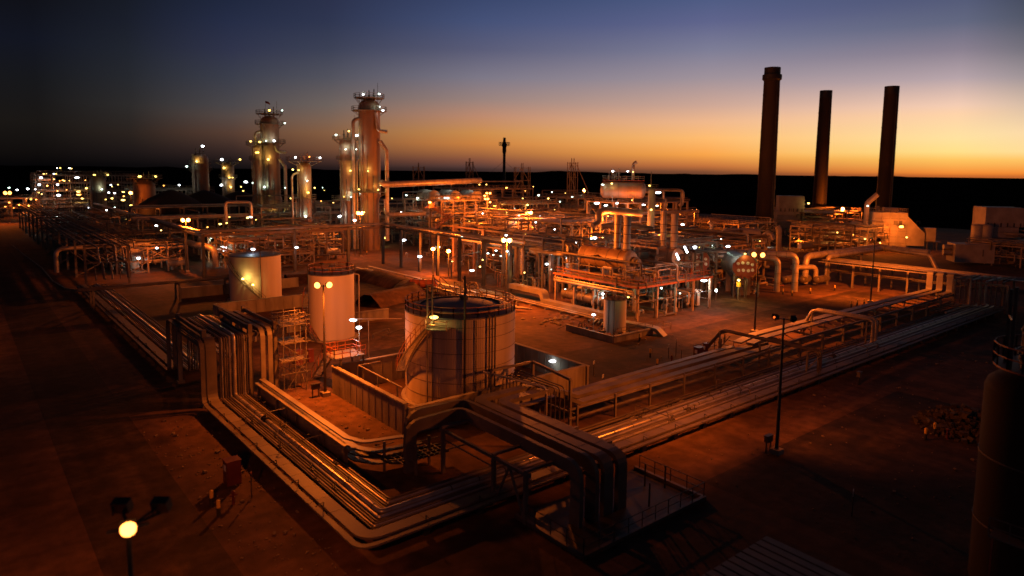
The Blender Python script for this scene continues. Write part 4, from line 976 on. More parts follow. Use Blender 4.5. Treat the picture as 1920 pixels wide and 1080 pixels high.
# low trackway through the middle of the yard
MT = T('pipe_track', 'low track of covered trays and pipes with short uprights across the inner yard', 'pipe rack', (77,118,0))
for k in range(4): MB().tube([(75.8+.5*k,150,.8),(75.8+.5*k,92,.8),(79,90,.5)], .12+.05*(k%2), 7).build('pipe', (M_PIPE,M_CLAD)[k%2], MT)
MB().duct([(78.3,150,1.3),(78.3,96,1.3)], .9,.14).duct([(75.0,150,1.3),(75.0,100,1.3)], .7,.14).build('tray', M_GALV, MT)
for k in range(14): MB().box(74.6,94+4*k-.1,0,74.8,94+4*k+.1,1.22).box(78.9,94+4*k-.1,0,79.1,94+4*k+.1,1.22).box(74.8,94+4*k-.09,.45,78.9,94+4*k+.09,.62).build('support', M_STEEL, MT)
rnd = random.Random(2)
for k in range(9):
    y = 94+rnd.uniform(0,22); MB().tube([(74.2,y,0),(74.2,y,rnd.uniform(2.2,4.6)),(74.2,y-rnd.uniform(1,4),rnd.uniform(2.2,4.4)),(76,y-3,.9)], .09, 7, .3).build('riser', M_PIPE, MT)
RD = drum_thing('rusty red horizontal drum on the bank by the inner track', tuple(G(770,545)+V((0,0,1.5))), tuple(G(770,545)+V((4,-3.4,1.5))), .9, M_RUST)

# ================================================================== pipe bridge on dark legs
PBR = T('pipe_bridge', 'high pipe bridge on dark legs, turning twice around the rear yard', 'pipe bridge', (43,160,0))
ZB = 10.4
bx0, by0, bx1 = 43.0, 160.5, 88.5
def leg(x, y, w=.6, z=ZB-.35, mm=None): MB().box(x-w/2,y-w/2,0,x+w/2,y+w/2,z).build('leg', mm or M_DARK, PBR)
for x in (43.0,64.0,78.0,88.0): leg(x, by0)
for y in (152,143,135,126,117,108): leg(bx1, y)
for y in (175,190,206,224,244): leg(bx0, y, .5)
MB().box(bx0+.31,by0-.25,ZB-.9,bx1-.81,by0+.25,ZB-.36).build('girder', M_BROWN, PBR)
MB().box(bx1-.28,104,ZB-.75,bx1+.28,by0-.31,ZB-.35).box(bx0-.25,by0+.31,ZB-.9,bx0+.25,260,ZB-.36).build('girder', M_DARK, PBR)
for k,(o,r,mm) in enumerate(((-.75,.34,M_CLAD),(0.0,.2,M_PIPE),(.5,.16,M_CLAD),(.9,.12,M_PIPE))):
    P = [(bx0+o,300,ZB+r),(bx0+o,by0+o,ZB+r),(bx1+.2+o*.8,by0+o,ZB+r),(bx1+.2+o*.8,103+k,ZB+r)]
    if k: P.append((bx1+.2+o*.8,103+k,4))
    MB().tube(P, r, 9).build('pipe', mm, PBR)
for y in (152,135,117): MB().box(bx1-1.3,y-.15,ZB-.34,bx1+1.5,y+.15,ZB-.03).build('cross_arm', M_STEEL, PBR)
for x in (50,57,64,71,78,85): MB().box(x-.15,by0-1.1,ZB-.34,x+.15,by0+1.2,ZB-.03).build('cross_arm', M_STEEL, PBR)
for x,d in ((64,1),(78,-1)): MB().bar((x,by0,ZB-4),(x+2.2*d,by0,ZB-.9),.25).build('knee_brace', M_BROWN, PBR)
lamps(PBR, 170, [(556,464,'w',250,1.1,1.4),(294,465,'w',200,1.2),(293,423,'w',160,1.2,1.3),(302,432,'y',0,.8)])
# second, lower bridge with a fat pipe and square columns
B2 = T('pipe_bridge', 'lower pipe bridge with one fat cladded pipe on square orange columns', 'pipe bridge', (96,115,0))
pa, pb = G(838,465,9.5), G(1010,520,7.2); dz = 8.4
P = [(96.5,141,dz),(96.5,98,dz),(96.5,98,.4)]
MB().tube(P, .62, 12, 1.4).build('pipe', M_CLAD, B2)
MB().tube([(98.2,141,dz+.8),(98.2,101,dz+.8),(98.2,101,3.5),(101,101,3.5)], .38, 10, .9).build('pipe', M_CLAD, B2)
for k in range(3): MB().tube([(99.3+.6*k,141,dz+.7),(99.3+.6*k,99+k,dz+.7),(99.3+.6*k,99+k,.4)], .16, 8).build('pipe', M_PIPE, B2)
for y in (138,126,114,103):
    for x in (95.4,101.6): MB().box(x-.42,y-.42,0,x+.42,y+.42,dz+3.0).build('column', M_BROWN, B2)
    MB().box(95.83,y-.25,dz-1.2,101.17,y+.25,dz-.66).box(95.83,y-.2,dz+2.2,101.17,y+.2,dz+2.6).build('cross_beam', M_BROWN, B2)
for x in (95.4,101.6):
    MB().box(x-.15,98,dz+2.62,x+.15,142,dz+2.95).build('rail_beam', M_BROWN, B2)
lamps(B2, 140, [(949,441,'w',160,1,1.3),(951,471,'w',160,.9),(885,507,'w',300,1.1,1.8),(983,511,'y',160,.9),(900,500,'y',260,.7),(848,490,'y',300,.7),(905,487,'y',200,.6)])
# bright orange trays at the bridge end
OB = T('cable_tray_bridge', 'stacked orange lit cable trays and pipes on a steel trestle beside the fired heaters', 'cable tray', (95,96,0))
for k in range(3): MB().duct([(93.2+1.1*k,118,9.6+.5*(k%2)),(93.2+1.1*k,95,9.6+.5*(k%2))], .9,.14).build('tray', M_GALV, OB)
for k in range(4): MB().tube([(92.6+.9*k,116,10.7),(92.6+.9*k,95.2,10.7),(92.6+.9*k,95.2,7.2)], .24, 8, .6).build('pipe', M_CLAD, OB)
for k in range(3): MB().tube([(90.5,104-2*k,9.0),(90.5,99-2*k,9.0),(96+2*k,97-1*k,9.0),(103,97-k,9.0)], .32, 9, .7).build('pipe', M_CLAD, OB)
for y in (96,102,108,115):
    for x in (92.2,96.6): MB().box(x-.16,y-.16,0,x+.16,y+.16,11.6).build('post', M_STEEL, OB)
    MB().box(92.37,y-.12,9.0,96.43,y+.12,9.35).box(92.37,y-.12,11.2,96.43,y+.12,11.45).build('beam', M_STEEL, OB)
MB().bar((92.2,95.5,11.6),(92.2,116,11.6),.22).bar((96.6,95.5,11.6),(96.6,116,11.6),.22).rail([(92.2,95.6,11.7),(92.2,115,11.7)],1.0,.08,2).build('top_rail', M_STEEL, OB)
# tilted roofs of pump shelters
for (px,py,w,l,lab) in ((870,478,7,5,'small pump shelter with a pale tilted roof panel beside the bridge legs'),(985,462,11,8,'broad pump shelter with a pale roof beyond the orange trays')):
    c = D(px,py,160 if px < 900 else 158); t = T('pump_shelter', lab, 'shelter', (c.x,c.y,0))
    MB().cbox(c, w, l, .15, R(20), R(-14)).build('roof', M_HOUSE, t)
    for a in (-1,1):
        for b in (-1,1): MB().box(c.x+a*w*.36-.12,c.y+b*l*.3-.12,0,c.x+a*w*.36+.12,c.y+b*l*.3+.12,c.z-1.3).build('post', M_STEEL, t)
# ================================================================== the dense process area behind
modules = [
 ('process_unit','tall braced steel frame with cooling drums at the heart of the plant',118,140,178,200,15.5,4,5,4,141,34,6,4,222,[(905,400,'w',150,.9),(925,420,'g',200,.8),(950,398,'y',150,.7),(880,415,'y',0,.6)]),
 ('process_unit','three storey frame of vessels and exchangers beside the drum structure',128,146,130,148,11,3,5,4,142,34,6,4,180,[(1040,430,'w',150,.8),(1062,445,'g',200,.7),(985,440,'y',200,.7),(1020,452,'o',200,.7)]),
 ('process_unit','open frame crowded with upright vessels behind the orange trays',106,126,84,102,10.5,3,4,4,143,30,5,5,150,[(1122,470,'g',200,.6),(1190,470,'o',150,.6)]),
 ('process_unit','long low pipe frame between the fat pipe bridge and the drum structure',124,146,104,124,7,2,5,4,144,34,5,3,160,[(1080,455,'w',0,.7),(1130,445,'y',150,.6),(1160,452,'g',200,.7)]),
 ('process_unit','four storey frame of pipes standing behind the lamp cluster',150,182,208,232,18,4,6,4,145,30,5,3,255,[(950,352,'o',200,.8),(985,358,'w',150,.8),(1035,360,'g',150,.7),(1000,350,'y',0,.6)]),
 ('process_unit','dark four storey frame behind the drum structure on the plain side',182,204,182,206,15,4,4,4,146,24,4,3,270,[(1090,365,'g',150,.8),(1110,372,'w',150,.8),(1060,362,'y',0,.6)]),
 ('process_unit','two storey pipe frame around the foot of the drum structure',150,176,106,122,6,2,5,4,147,30,5,3,185,[(1197,440,'g',200,.7),(1240,432,'w',150,.8),(1262,440,'y',150,.7)]),
 ('process_unit','frame of exchangers between the tall pair and the cooler drums',112,134,206,212,11,3,5,1,148,20,3,2,232,[(735,372,'y',150,.8),(780,400,'g',200,.8),(825,405,'o',200,.8)]),
 ('process_unit','braced pipe frame between the flagged column and the slim banded one',72,94,206,226,13,3,4,3,149,24,4,3,232,[(535,352,'g',150,.7),(545,372,'y',150,.7),(540,392,'y',0,.6),(605,352,'g',150,.6)]),
 ('process_unit','low frame of pumps and pipes at the foot of the flagged column',60,84,176,200,8,2,5,4,150,24,4,2,205,[(500,430,'y',150,.8),(520,440,'g',150,.7),(540,440,'o',200,.7)]),

 ('pump_unit','low open pump frame full of small pipes between the bridge columns',103,120,104,124,6.5,2,4,4,41,26,5,3,140,[(1063,484,'w',160,1),(1025,495,'w',160,1,1.3),(1109,447,'w',200,1),(1115,446,'w',0,1,1.4),(1033,505,'g',0,.6)]),
 ('pump_unit','low pipe frame with yellow lit pumps in the middle of the inner yard',104,122,127,146,6.0,2,4,3,42,20,4,3,160,[(866,444,'g',200,.8),(930,470,'g',180,.9,1.5),(915,475,'g',120,.8,1.4),(925,478,'g',120,.8),(940,480,'g',120,.7,1.6)]),
 ('process_unit','wide two storey pipe frame behind the lower bridge',122,152,150,172,11,3,6,3,43,34,6,3,205,[(1004,416,'w',250,1,1.4),(1026,419,'w',250,1,1.4),(973,404,'w',150,.9),(1012,405,'w',150,.9,1.3),(1050,421,'w',250,.9,1.3),(1076,419,'g',150,.9,1.4),(1096,421,'w',200,1,1.3)]),
 ('process_unit','tall open steel frame with many lamps at the middle of the plant',140,172,182,206,13.5,4,6,3,44,34,6,4,240,[(928,385,'w',300,1,2.0),(942,384,'y',150,.9,2),(989,384,'w',150,1),(964,391,'g',200,1),(1010,366,'g',200,1),(1028,372,'w',150,.9),(1050,378,'g',150,.7),(1073,369,'g',150,.8),(980,372,'y',0,.6),(1040,393,'y',0,.6)]),
 ('process_unit','dark three storey frame between the column groups',96,118,214,236,12,3,4,3,45,22,4,3,245,[(602,377,'o',0,.7),(620,435,'o',150,.8),(608,357,'y',0,.6),(640,395,'g',120,.6),(615,400,'y',0,.5),(607,410,'g',0,.5)]),
 ('process_unit','low dark frame of pumps behind the wide pale tank',52,72,168,196,7,2,4,4,46,22,5,3,195,[(404,456,'y',160,.9),(404,470,'y',160,.9),(418,464,'w',500,1.3,2.4),(421,471,'w',0,1.1,1.4),(396,446,'g',200,.8),(413,420,'y',200,1,1.8),(425,418,'y',0,1),(389,426,'o',0,.8),(430,407,'y',0,.8),(464,408,'y',0,1),(470,407,'g',150,.9,1.8),(480,412,'y',0,.6)]),
 ('process_unit','dark pipe frame below the squat cladded column',46,66,232,262,9,3,4,4,47,22,4,2,255,[(329,444,'g',150,1),(338,448,'y',0,1),(295,390,'y',0,1),(306,380,'g',200,1,1.5),(237,411,'y',0,.9),(243,417,'y',0,.9),(225,429,'g',120,.9),(346,431,'g',0,.8,1.8),(246,385,'y',0,1,2),(246,390,'w',400,1.2),(252,389,'w',0,1.2)]),
 ('process_unit','far lamp studded process block beside the slim cladded column',62,92,322,352,15,4,5,4,48,24,4,3,332,[(204,361,'w',300,1.1),(215,362,'w',0,1),(208,347,'w',0,.8),(210,350,'y',0,.7),(210,372,'y',0,.9),(231,360,'y',200,1,2),(231,375,'y',200,1,2),(198,374,'y',0,1),(200,394,'w',0,.9),(215,389,'g',0,.9),(221,346,'y',0,.6),(232,368,'o',0,.7),(252,362,'y',0,.8)]),
 ('process_unit','farthest bright process block with pale drums on its roof',34,78,410,446,20,5,6,4,49,26,8,4,415,[(77,333,'w',500,1.4),(73,346,'w',500,1.4),(72,361,'w',200,1),(78,364,'w',0,.7),(108,346,'w',500,1.4),(110,366,'w',500,1.4),(89,348,'o',200,.9),(107,315,'w',0,.7),(113,315,'w',0,.7),(130,315,'w',0,.7),(134,316,'w',0,.7),(82,326,'y',0,.7),(87,326,'y',0,.7),(101,326,'w',0,.7),(105,326,'y',0,.7),(101,336,'w',0,.7),(118,338,'w',0,.7),(121,339,'y',0,.7),(130,339,'y',0,.8),(144,333,'w',400,1.1,2.2),(147,359,'w',300,1.1,2.2),(148,365,'w',0,.9,2.5),(154,372,'y',200,1),(157,373,'y',0,.8),(162,353,'y',200,1),(172,352,'y',200,1),(108,358,'o',200,.9),(112,339,'o',200,.7),(160,338,'w',0,.6),(125,356,'o',0,.6),(166,390,'w',0,.9),(80,387,'o',0,.8)]),
 ('process_unit','low lit process frame at the end of the road',6,34,398,420,9,2,5,3,50,14,3,2,400,[(17,352,'w',200,1.2),(32,356,'w',0,.9),(52,354,'w',300,1.3),(66,355,'w',0,.9),(50,373,'o',300,1.2),(58,373,'w',0,1.2),(53,386,'w',0,1),(10,387,'w',0,1.1),(17,380,'w',0,1),(68,374,'o',120,.9),(36,384,'o',120,.8),(25,390,'o',120,.8)]),
 ('process_unit','pipe frame standing behind the drum structure',186,212,150,178,10,3,4,3,51,20,4,3,250,[(1197,414,'w',200,1),(1231,414,'w',200,1)]),
 ('boiler_unit','lit equipment frame at the foot of the second chimney',262,296,128,152,10,3,5,3,52,22,5,3,296,[(1516,381,'y',200,1),(1533,422,'y',350,1,2),(1555,429,'y',250,1,1.5),(1548,446,'w',250,1,1.5),(1508,453,'g',150,.8),(1455,447,'w',200,1,1.4),(1477,446,'w',200,1,1.3),(1473,444,'g',0,.8),(1585,420,'w',0,1,1.3)]),
  ('boiler_unit','steel platform frame with pipes between the pale house and the long pipe',216,244,96,116,8,3,5,4,153,26,4,3,245,[(1600,440,'o',300,.9),(1622,448,'y',200,.8),(1570,436,'w',200,.9),(1650,455,'o',250,.9)]),
 ('boiler_unit','pipe filled frame at the base of the tallest chimney',204,228,128,150,8,3,4,4,154,26,4,3,250,[(1425,452,'y',200,.8),(1440,458,'w',200,.8),(1498,446,'o',300,.9),(1482,452,'y',200,.7)]),
 ('boiler_unit','dark equipment frame under the third filter house',226,262,48,68,6,2,5,3,53,22,4,2,245,[(1903,485,'w',0,.8),(1843,506,'g',250,1.2),(1851,507,'w',200,1.2,1.3),(1863,507,'g',150,1),(1872,509,'g',0,.8),(1893,502,'w',500,1.4,1.4),(1871,500,'o',0,.6)]),
]
for (nm_, lab, x0,x1,y0,y1,h,lv,nx,ny,sd,np_,nd,nv,dd,LL) in modules:
    t = frame_module(nm_, lab, 'process unit', x0,x1,y0,y1,h,lv,nx,ny,sd,pipes=np_,drums=nd,verts=nv,railm=M_FRAME,brace=.4,deck=.16)
    lamps(t, dd, LL)

# ------------------------------------------------------------------ main structure with the elevated drum
MS = frame_module('drum_structure', 'tall steel structure carrying the railed horizontal drum', 'process unit', 150, 178, 130, 146, 16.2, 3, 5, 3, 61, pipes=34, drums=4, verts=2, brace=.6, deck=.15, pr=(.15,.5), colw=.5)
lamps(MS, 196, [(1119,381,'w',350,1.2,2),(1136,385,'w',250,1.1,2),(1157,381,'w',250,1.1,1.8),(1207,384,'w',250,1.1,2),(1232,386,'g',150,.9,1.8),(1234,361,'w',250,1.3,2),(1280,421,'w',200,1.1,1.4),(1185,375,'o',300,.7),(1150,395,'g',200,.7)])
lamps(MS, 188, [(1120,440,'o',1100,1),(1180,428,'o',1100,1),(1245,440,'o',1100,1),(1215,470,'o',900,.9),(1140,405,'o',700,.8)])  # this row and the next: presumed hidden lamps, added to brighten the steel
lamps(MS, 168, [(1090,478,'o',900,.8),(1210,455,'y',500,.8)])
dc = D(1134,347,200); de = D(1203,345,200); da = V((dc.x, dc.y, 19.9)); db = V((dc.x+ (de-dc).x, dc.y+(de-dc).y, 19.9))
ED = drum_thing('large horizontal drum with a railed platform and gooseneck vent on top of the structure', da, db, 2.45, M_COL, True, 16.3)
ax = (db-da).normalized(); sd = V((ax.y,-ax.x,0)); pz = 22.55
MB().cbox(da.lerp(db,.5)+V((0,0,2.72)), (db-da).length+1.5, 3.4, .1, math.atan2(ax.y,ax.x)).build('platform', M_RUST, ED)
C_ = [da+ax*u*((db-da).length+1.4)-ax*.7+sd*v+V((0,0,2.8)) for u,v in ((0,-1.6),(1,-1.6),(1,1.6),(0,1.6))]
MB().rail(C_,1.1,.09,1.7,True).build('handrail', M_STEEL, ED)
q = da.lerp(db,.76)+V((0,0,2.8)); MB().tube([q, q+V((0,0,4.6)), q+ax*1.0+V((0,0,5.3))], .45, 10, 1.0).build('vent', M_CLAD, ED)
rnd = random.Random(7)
for k in range(7):
    q = da.lerp(db,rnd.uniform(.08,.6))+sd*rnd.uniform(-.9,.9)+V((0,0,2.8)); hh = rnd.uniform(1.5,3.2)
    MB().lathe(q, [(.12,0),(.12,hh*.4),(.32,hh*.45),(.32,hh*.62),(.1,hh*.7),(.1,hh),(.22,hh),(.22,hh+.2)], 8).build('valve', M_STEEL, ED)
lamps(ED, 197, [(1149,321,'w',80,1.1),(1177,321,'w',80,1.1),(1187,322,'y',90,1),(1147,344,'y',160,1),(1130,346,'g',160,1,2)])
c = D(1221,400,189); TC = T('process_column', 'slim yellow lit column with a small railed head beside the elevated drum', 'column', (c.x,c.y,0))
zt = Zat(c.x,c.y,354); MB().lathe((c.x,c.y,0), [(1.0,0),(1.0,zt-.6),(.7,zt-.2),(.1,zt)], 18).build('shell', M_HOUSE, TC)
MB().lathe((c.x,c.y,zt), [(1.8,0),(1.8,.1)],14).rail([(c.x+1.7*math.cos(k*PI/4),c.y+1.7*math.sin(k*PI/4),zt) for k in range(8)],1.1,.07,2,True).lathe((c.x-.5,c.y,zt),[(.15,0),(.1,4.5)],8).build('platform', M_STEEL, TC)
lamps(TC, 186, [(1218,348,'y',120,1),(1221,393,'y',160,1)])
# big curved pipes inside the structure
big_pipe([tuple(D(1112,425,185)),tuple(D(1125,418,186)),tuple(D(1122,400,187)),tuple(D(1135,394,188)),tuple(D(1205,400,188))], 1.0, 'fat curved cladded pipe winding inside the drum structure', bend=2.2)
big_pipe([tuple(D(1128,425,180)),tuple(D(1160,420,181)),tuple(D(1225,430,181))], .8, 'fat cladded pipe running along the foot of the drum structure', bend=2)
big_pipe([tuple(D(1060,467,172)-V((0,0,3))),tuple(D(1060,452,172)),tuple(D(945,452,176)),tuple(D(945,470,176))], .8, 'horizontal fat pipe lying above the middle frames', bend=1.6)
# orange pipes and the flue between boilers and chimney
big_pipe([tuple(D(1277,460,165)),tuple(D(1282,452,165)),tuple(D(1312,456,166)),tuple(D(1316,468,166))], .62, 'orange lit cladded pipe above the first boiler', bend=1.6)
big_pipe([tuple(D(1291,449,172)),tuple(D(1333,453,172)),tuple(D(1338,460,172))], .62, 'second orange lit pipe above the first boiler', bend=1.4)
big_pipe([tuple(D(1352,470,190)),tuple(D(1354,446,190)),tuple(D(1363,438,192)),tuple(D(1418,439,205))], 1.55, 'wide flue duct leading to the tallest chimney', M_HOUSE, bend=3, n=16)
big_pipe([tuple(D(1335,450,200)-V((0,0,4))),tuple(D(1335,420,200)),tuple(D(1329,416,200))], .6, 'gooseneck vent standing behind the first boiler', M_HOUSE, bend=1.5)
big_pipe([tuple(D(1461,455,222)-V((0,0,3))),tuple(D(1461,430,222)),tuple(D(1457,425,222))], .75, 'gooseneck vent at the foot of the tallest chimney', M_HOUSE, bend=1.5)
big_pipe([tuple(D(1434,460,215)-V((0,0,4))),tuple(D(1434,441,215)),tuple(D(1443,437,215)),tuple(D(1448,450,215))], .9, 'hooked pipe beside the base of the tallest chimney', bend=2)
big_pipe([tuple(D(1413,487,150)-V((0,0,1))),tuple(D(1403,477,150)),tuple(D(1410,470,152)),tuple(D(1418,472,152))], .4, 'white lit hooked pipe above the second boiler', M_HOUSE, bend=1)
big_pipe([tuple(D(1500,462,240)),tuple(D(1640,449,255))], 1.0, 'fat low pipe running to the pale filter house', bend=1)
big_pipe([tuple(D(1577,452,262)-V((0,0,3))),tuple(D(1577,428,262)),tuple(D(1600,420,264)),tuple(D(1622,424,266))], 1.1, 'swan neck pipe beside the pale filter house', bend=2.5)
big_pipe([tuple(D(1250,437,230)),tuple(D(1310,433,232)),tuple(D(1360,440,234))], .45, 'thin bright pipe lying on the plain behind the boilers', bend=1)

# ================================================================== chimneys
def chimney(px, py, d, r0, r1, pyt, label, cap=False):
    c = D(px, py, d); c.z = 0; h = Zat(c.x, c.y, pyt)
    t = T('chimney', label, 'chimney', c, 'tall dark chimneys')
    pr_ = []
    for k in range(0, 10):
        z = h*.95*k/9; rr = r0+(r1-r0)*k/9
        pr_ += [(rr,z)] if k in (0,9) else [(rr,z-.14),(rr+.07,z-.12),(rr+.07,z+.12),(rr,z+.14)]
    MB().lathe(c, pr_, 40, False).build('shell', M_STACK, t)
    m = MB().lathe(c, [(r1,h*.95),(r1*1.01,h*.95),(r1*1.01,h),(r1*.86,h),(r1*.86,h-3),(.05,h-3)], 40, False)
    if cap:
        m.lathe(c+V((0,0,h*.925)), [(r1*1.0,0),(r1*1.2,.5),(r1*1.2,2.2),(r1*1.0,2.3)], 24, False)
    m.build('rim', M_BLACK, t)
    e = V((-c.x,-c.y,0)).normalized(); s = V((-e.y,e.x,0)); q = c+(e*.75+s*.66)*(r0+.15)
    q2 = c+(e*.75+s*.66)*(r1+.15)
    MB().bar(q, q2+V((0,0,h*.94)), .12).bar(q+s*.5, q2+s*.5+V((0,0,h*.94)), .12).build('ladder', M_DARK, t)
    return t
chimney(1432,446,275,3.3,2.85,127,'tallest chimney, dark, with a thick collar at its rim',True)
chimney(1534,418,330,2.95,2.5,170,'thinner dark chimney, second from the collared one')
chimney(1653,440,296,2.8,2.5,162,'thin dark chimney rising behind the pale filter house')
# ================================================================== filter houses
def filter_house(px, py, d, w, dep, pyt, label, rz, lower=.55):
    c = D(px, py, d); c.z = 0; h = Zat(c.x, c.y, pyt)
    t = T('filter_house', label, 'building', c)
    q = Matrix.Rotation(rz, 3, 'Z')
    def bx(a, b, z0, z1, nm, m, ww, dd, oy=0):
        MB().cbox(c + q @ V((a, b, (z0+z1)/2)), ww, dd, z1-z0, rz).build(nm, m, t)
    bx(0,0,h*.62,h,'upper_box',M_HOUSE,w,dep); bx(-w*.1,-dep*.1,h*.2,h*.615,'lower_box',M_HOUSE,w*.92,dep*.95)
    for a in (-.42,-.14,.14,.42):
        for b in (-.35,.35): MB().cbox(c+q@V((a*w,b*dep,h*.1)), .4,.4,h*.2-.01, rz).build('leg', M_STEEL, t)
    for k in range(6):
        p = c+q@V((-w*.42+w*.84*k/5, -dep/2-.06, h*.655)); MB().cbox(p, .35,.1,1.3,rz).build('hood_slot', M_DARK, t)
    for k in range(8): MB().cbox(c+q@V((w/2+.2,0,h*.3+h*.085*k)), .45,dep*.96,.35,rz).build('louvre', M_HOUSE, t)
    for k in range(1,4): MB().cbox(c+q@V((-w*.1,-dep*.1-dep*.475-.05,h*(.2+.105*k))), w*.92,.08,.08,rz).build('panel_joint', M_STEEL, t)
    return t
filter_house(1480,400,300,9.5,8,367,'filter house in shadow beside the tallest chimney',R(-52))
c = D(1658,446,270); HH = T('boiler_house', 'pale panelled house with a stepped roof and glowing panels, under the thin chimney', 'building', (c.x,c.y,0))
rz = R(-52); q = Matrix.Rotation(rz,3,'Z'); c.z = 0; hz = Zat(c.x,c.y,397)
MB().cbox(c+V((0,0,hz*.5)), 11,10,hz, rz).build('wall', M_HOUSE, HH)
m = MB(); vs = [c+q@V((x,y,z)) for x,z in ((5.5,hz*.9),(11,hz*.45),(11,hz*.1),(5.5,hz*.1)) for y in (-4.99,4.99)]
m.add(vs, [(0,2,4,6),(7,5,3,1),(0,1,3,2),(2,3,5,4),(4,5,7,6),(6,7,1,0)]).build('sloped_hood', M_HOUSE, HH)
for k in range(1,6): MB().cbox(c+q@V((0,-5.05,hz*k/6)), 11,.08,.12,rz).build('panel_joint', M_STEEL, HH)
for k in range(5): MB().cbox(c+q@V((-5+2.5*k,-5.1,hz*.5)), .3,.16,hz,rz).build('pilaster', M_HOUSE, HH)
MB().rail([c+q@V((-5.4,-4.9,hz)),c+q@V((5.4,-4.9,hz)),c+q@V((5.4,4.9,hz)),c+q@V((-5.4,4.9,hz))],1.3,.12,1.8,True).build('roof_rail', M_STEEL, HH)
MB().cbox(c+q@V((1.5,1,hz+.75)), 4,3.4,1.5,rz).build('roof_box', M_HOUSE, HH); MB().lathe(c+q@V((-3.2,-1,hz)), [(.5,0),(.5,1.6),(.7,1.6),(.7,2.0)], 12).build('roof_vent', M_STEEL, HH)
MB().cbox(c+q@V((-2.5,-5.12,1.2)), 1.2,.1,2.3,rz).build('door', M_STEEL, HH); MB().cbox(c+q@V((2.4,-5.12,hz*.72)), 2.6,.12,1.4,rz).build('louvre', M_STEEL, HH)
sp = D(1697,460,262); MB().cbox(c+q@V((13,-3,hz*.42)), 3.0,3.0,hz*.36,rz).build('side_cabin', M_HOUSE, HH); MB().cbox(c+q@V((13.5,-3.2,hz*.23)), 5.0,4.2,.15,rz).build('side_platform', M_STEEL, HH)
for a,b in ((12,-4.6),(15,-4.6),(12,-1.8),(15,-1.8)): MB().cbox(c+q@V((a,b,hz*.11)), .25,.25,hz*.22,rz).build('leg', M_STEEL, HH)
lamps(HH, 258, [(1700,445,'y',120,.8),(1627,386,'g',150,.8)]); lamps(HH, 262, [(1690,425,'s',0,1.5,1.4)]); lp = D(1690,427,258); light(lp, 1500, C_SOD, HH, .3)
big_pipe([tuple(c+q@V((-7,-3,3))),tuple(c+q@V((-7,-3,hz+3))),tuple(c+q@V((-4,-3,hz+6)))], .9, 'gooseneck vent pipe rising beside the pale house', M_HOUSE, bend=2.5)
FH3 = filter_house(1868,440,262,10.5,9,388,'large dim filter house at the dark end of the plant',R(-52))
for px,l in ((1832,'first round dust silo before the dim filter house'),(1848,'second round dust silo before the dim filter house')):
    s = D(px,455,250); s.z = 0; zt = Zat(s.x,s.y,420); tt = T('silo', l, 'silo', s)
    MB().lathe(s, [(1.6,4),(1.6,zt-.6),(1.2,zt-.15),(.1,zt)], 20).build('shell', M_HOUSE, tt)
    for k in range(4): MB().bar(s+V((1.3*math.cos(k*PI/2+.6),1.3*math.sin(k*PI/2+.6),0)), s+V((1.3*math.cos(k*PI/2+.6),1.3*math.sin(k*PI/2+.6),4)), .25).build('leg', M_STEEL, tt)
s = D(1818,487,235); s.z = 0; tt = T('turbine_enclosure', 'boxy enclosure with two short cylinders on its end wall, near the dim silos', 'enclosure', s)
MB().cbox(s+V((0,0,3.2)), 10,6,5.2,R(-52)).build('wall', M_HOUSE, tt)
qq = Matrix.Rotation(R(-52),3,'Z')
for z in (3.0,4.6): MB().cyl(s+qq@V((-7.2,-.5,z)), s+qq@V((-5.01,-.5,z)), .8, 16).build('intake', M_CLAD, tt)
# dim sodium light between those houses
for px,py,w in ((1800,440,2500),(1775,500,2200)):
    pass

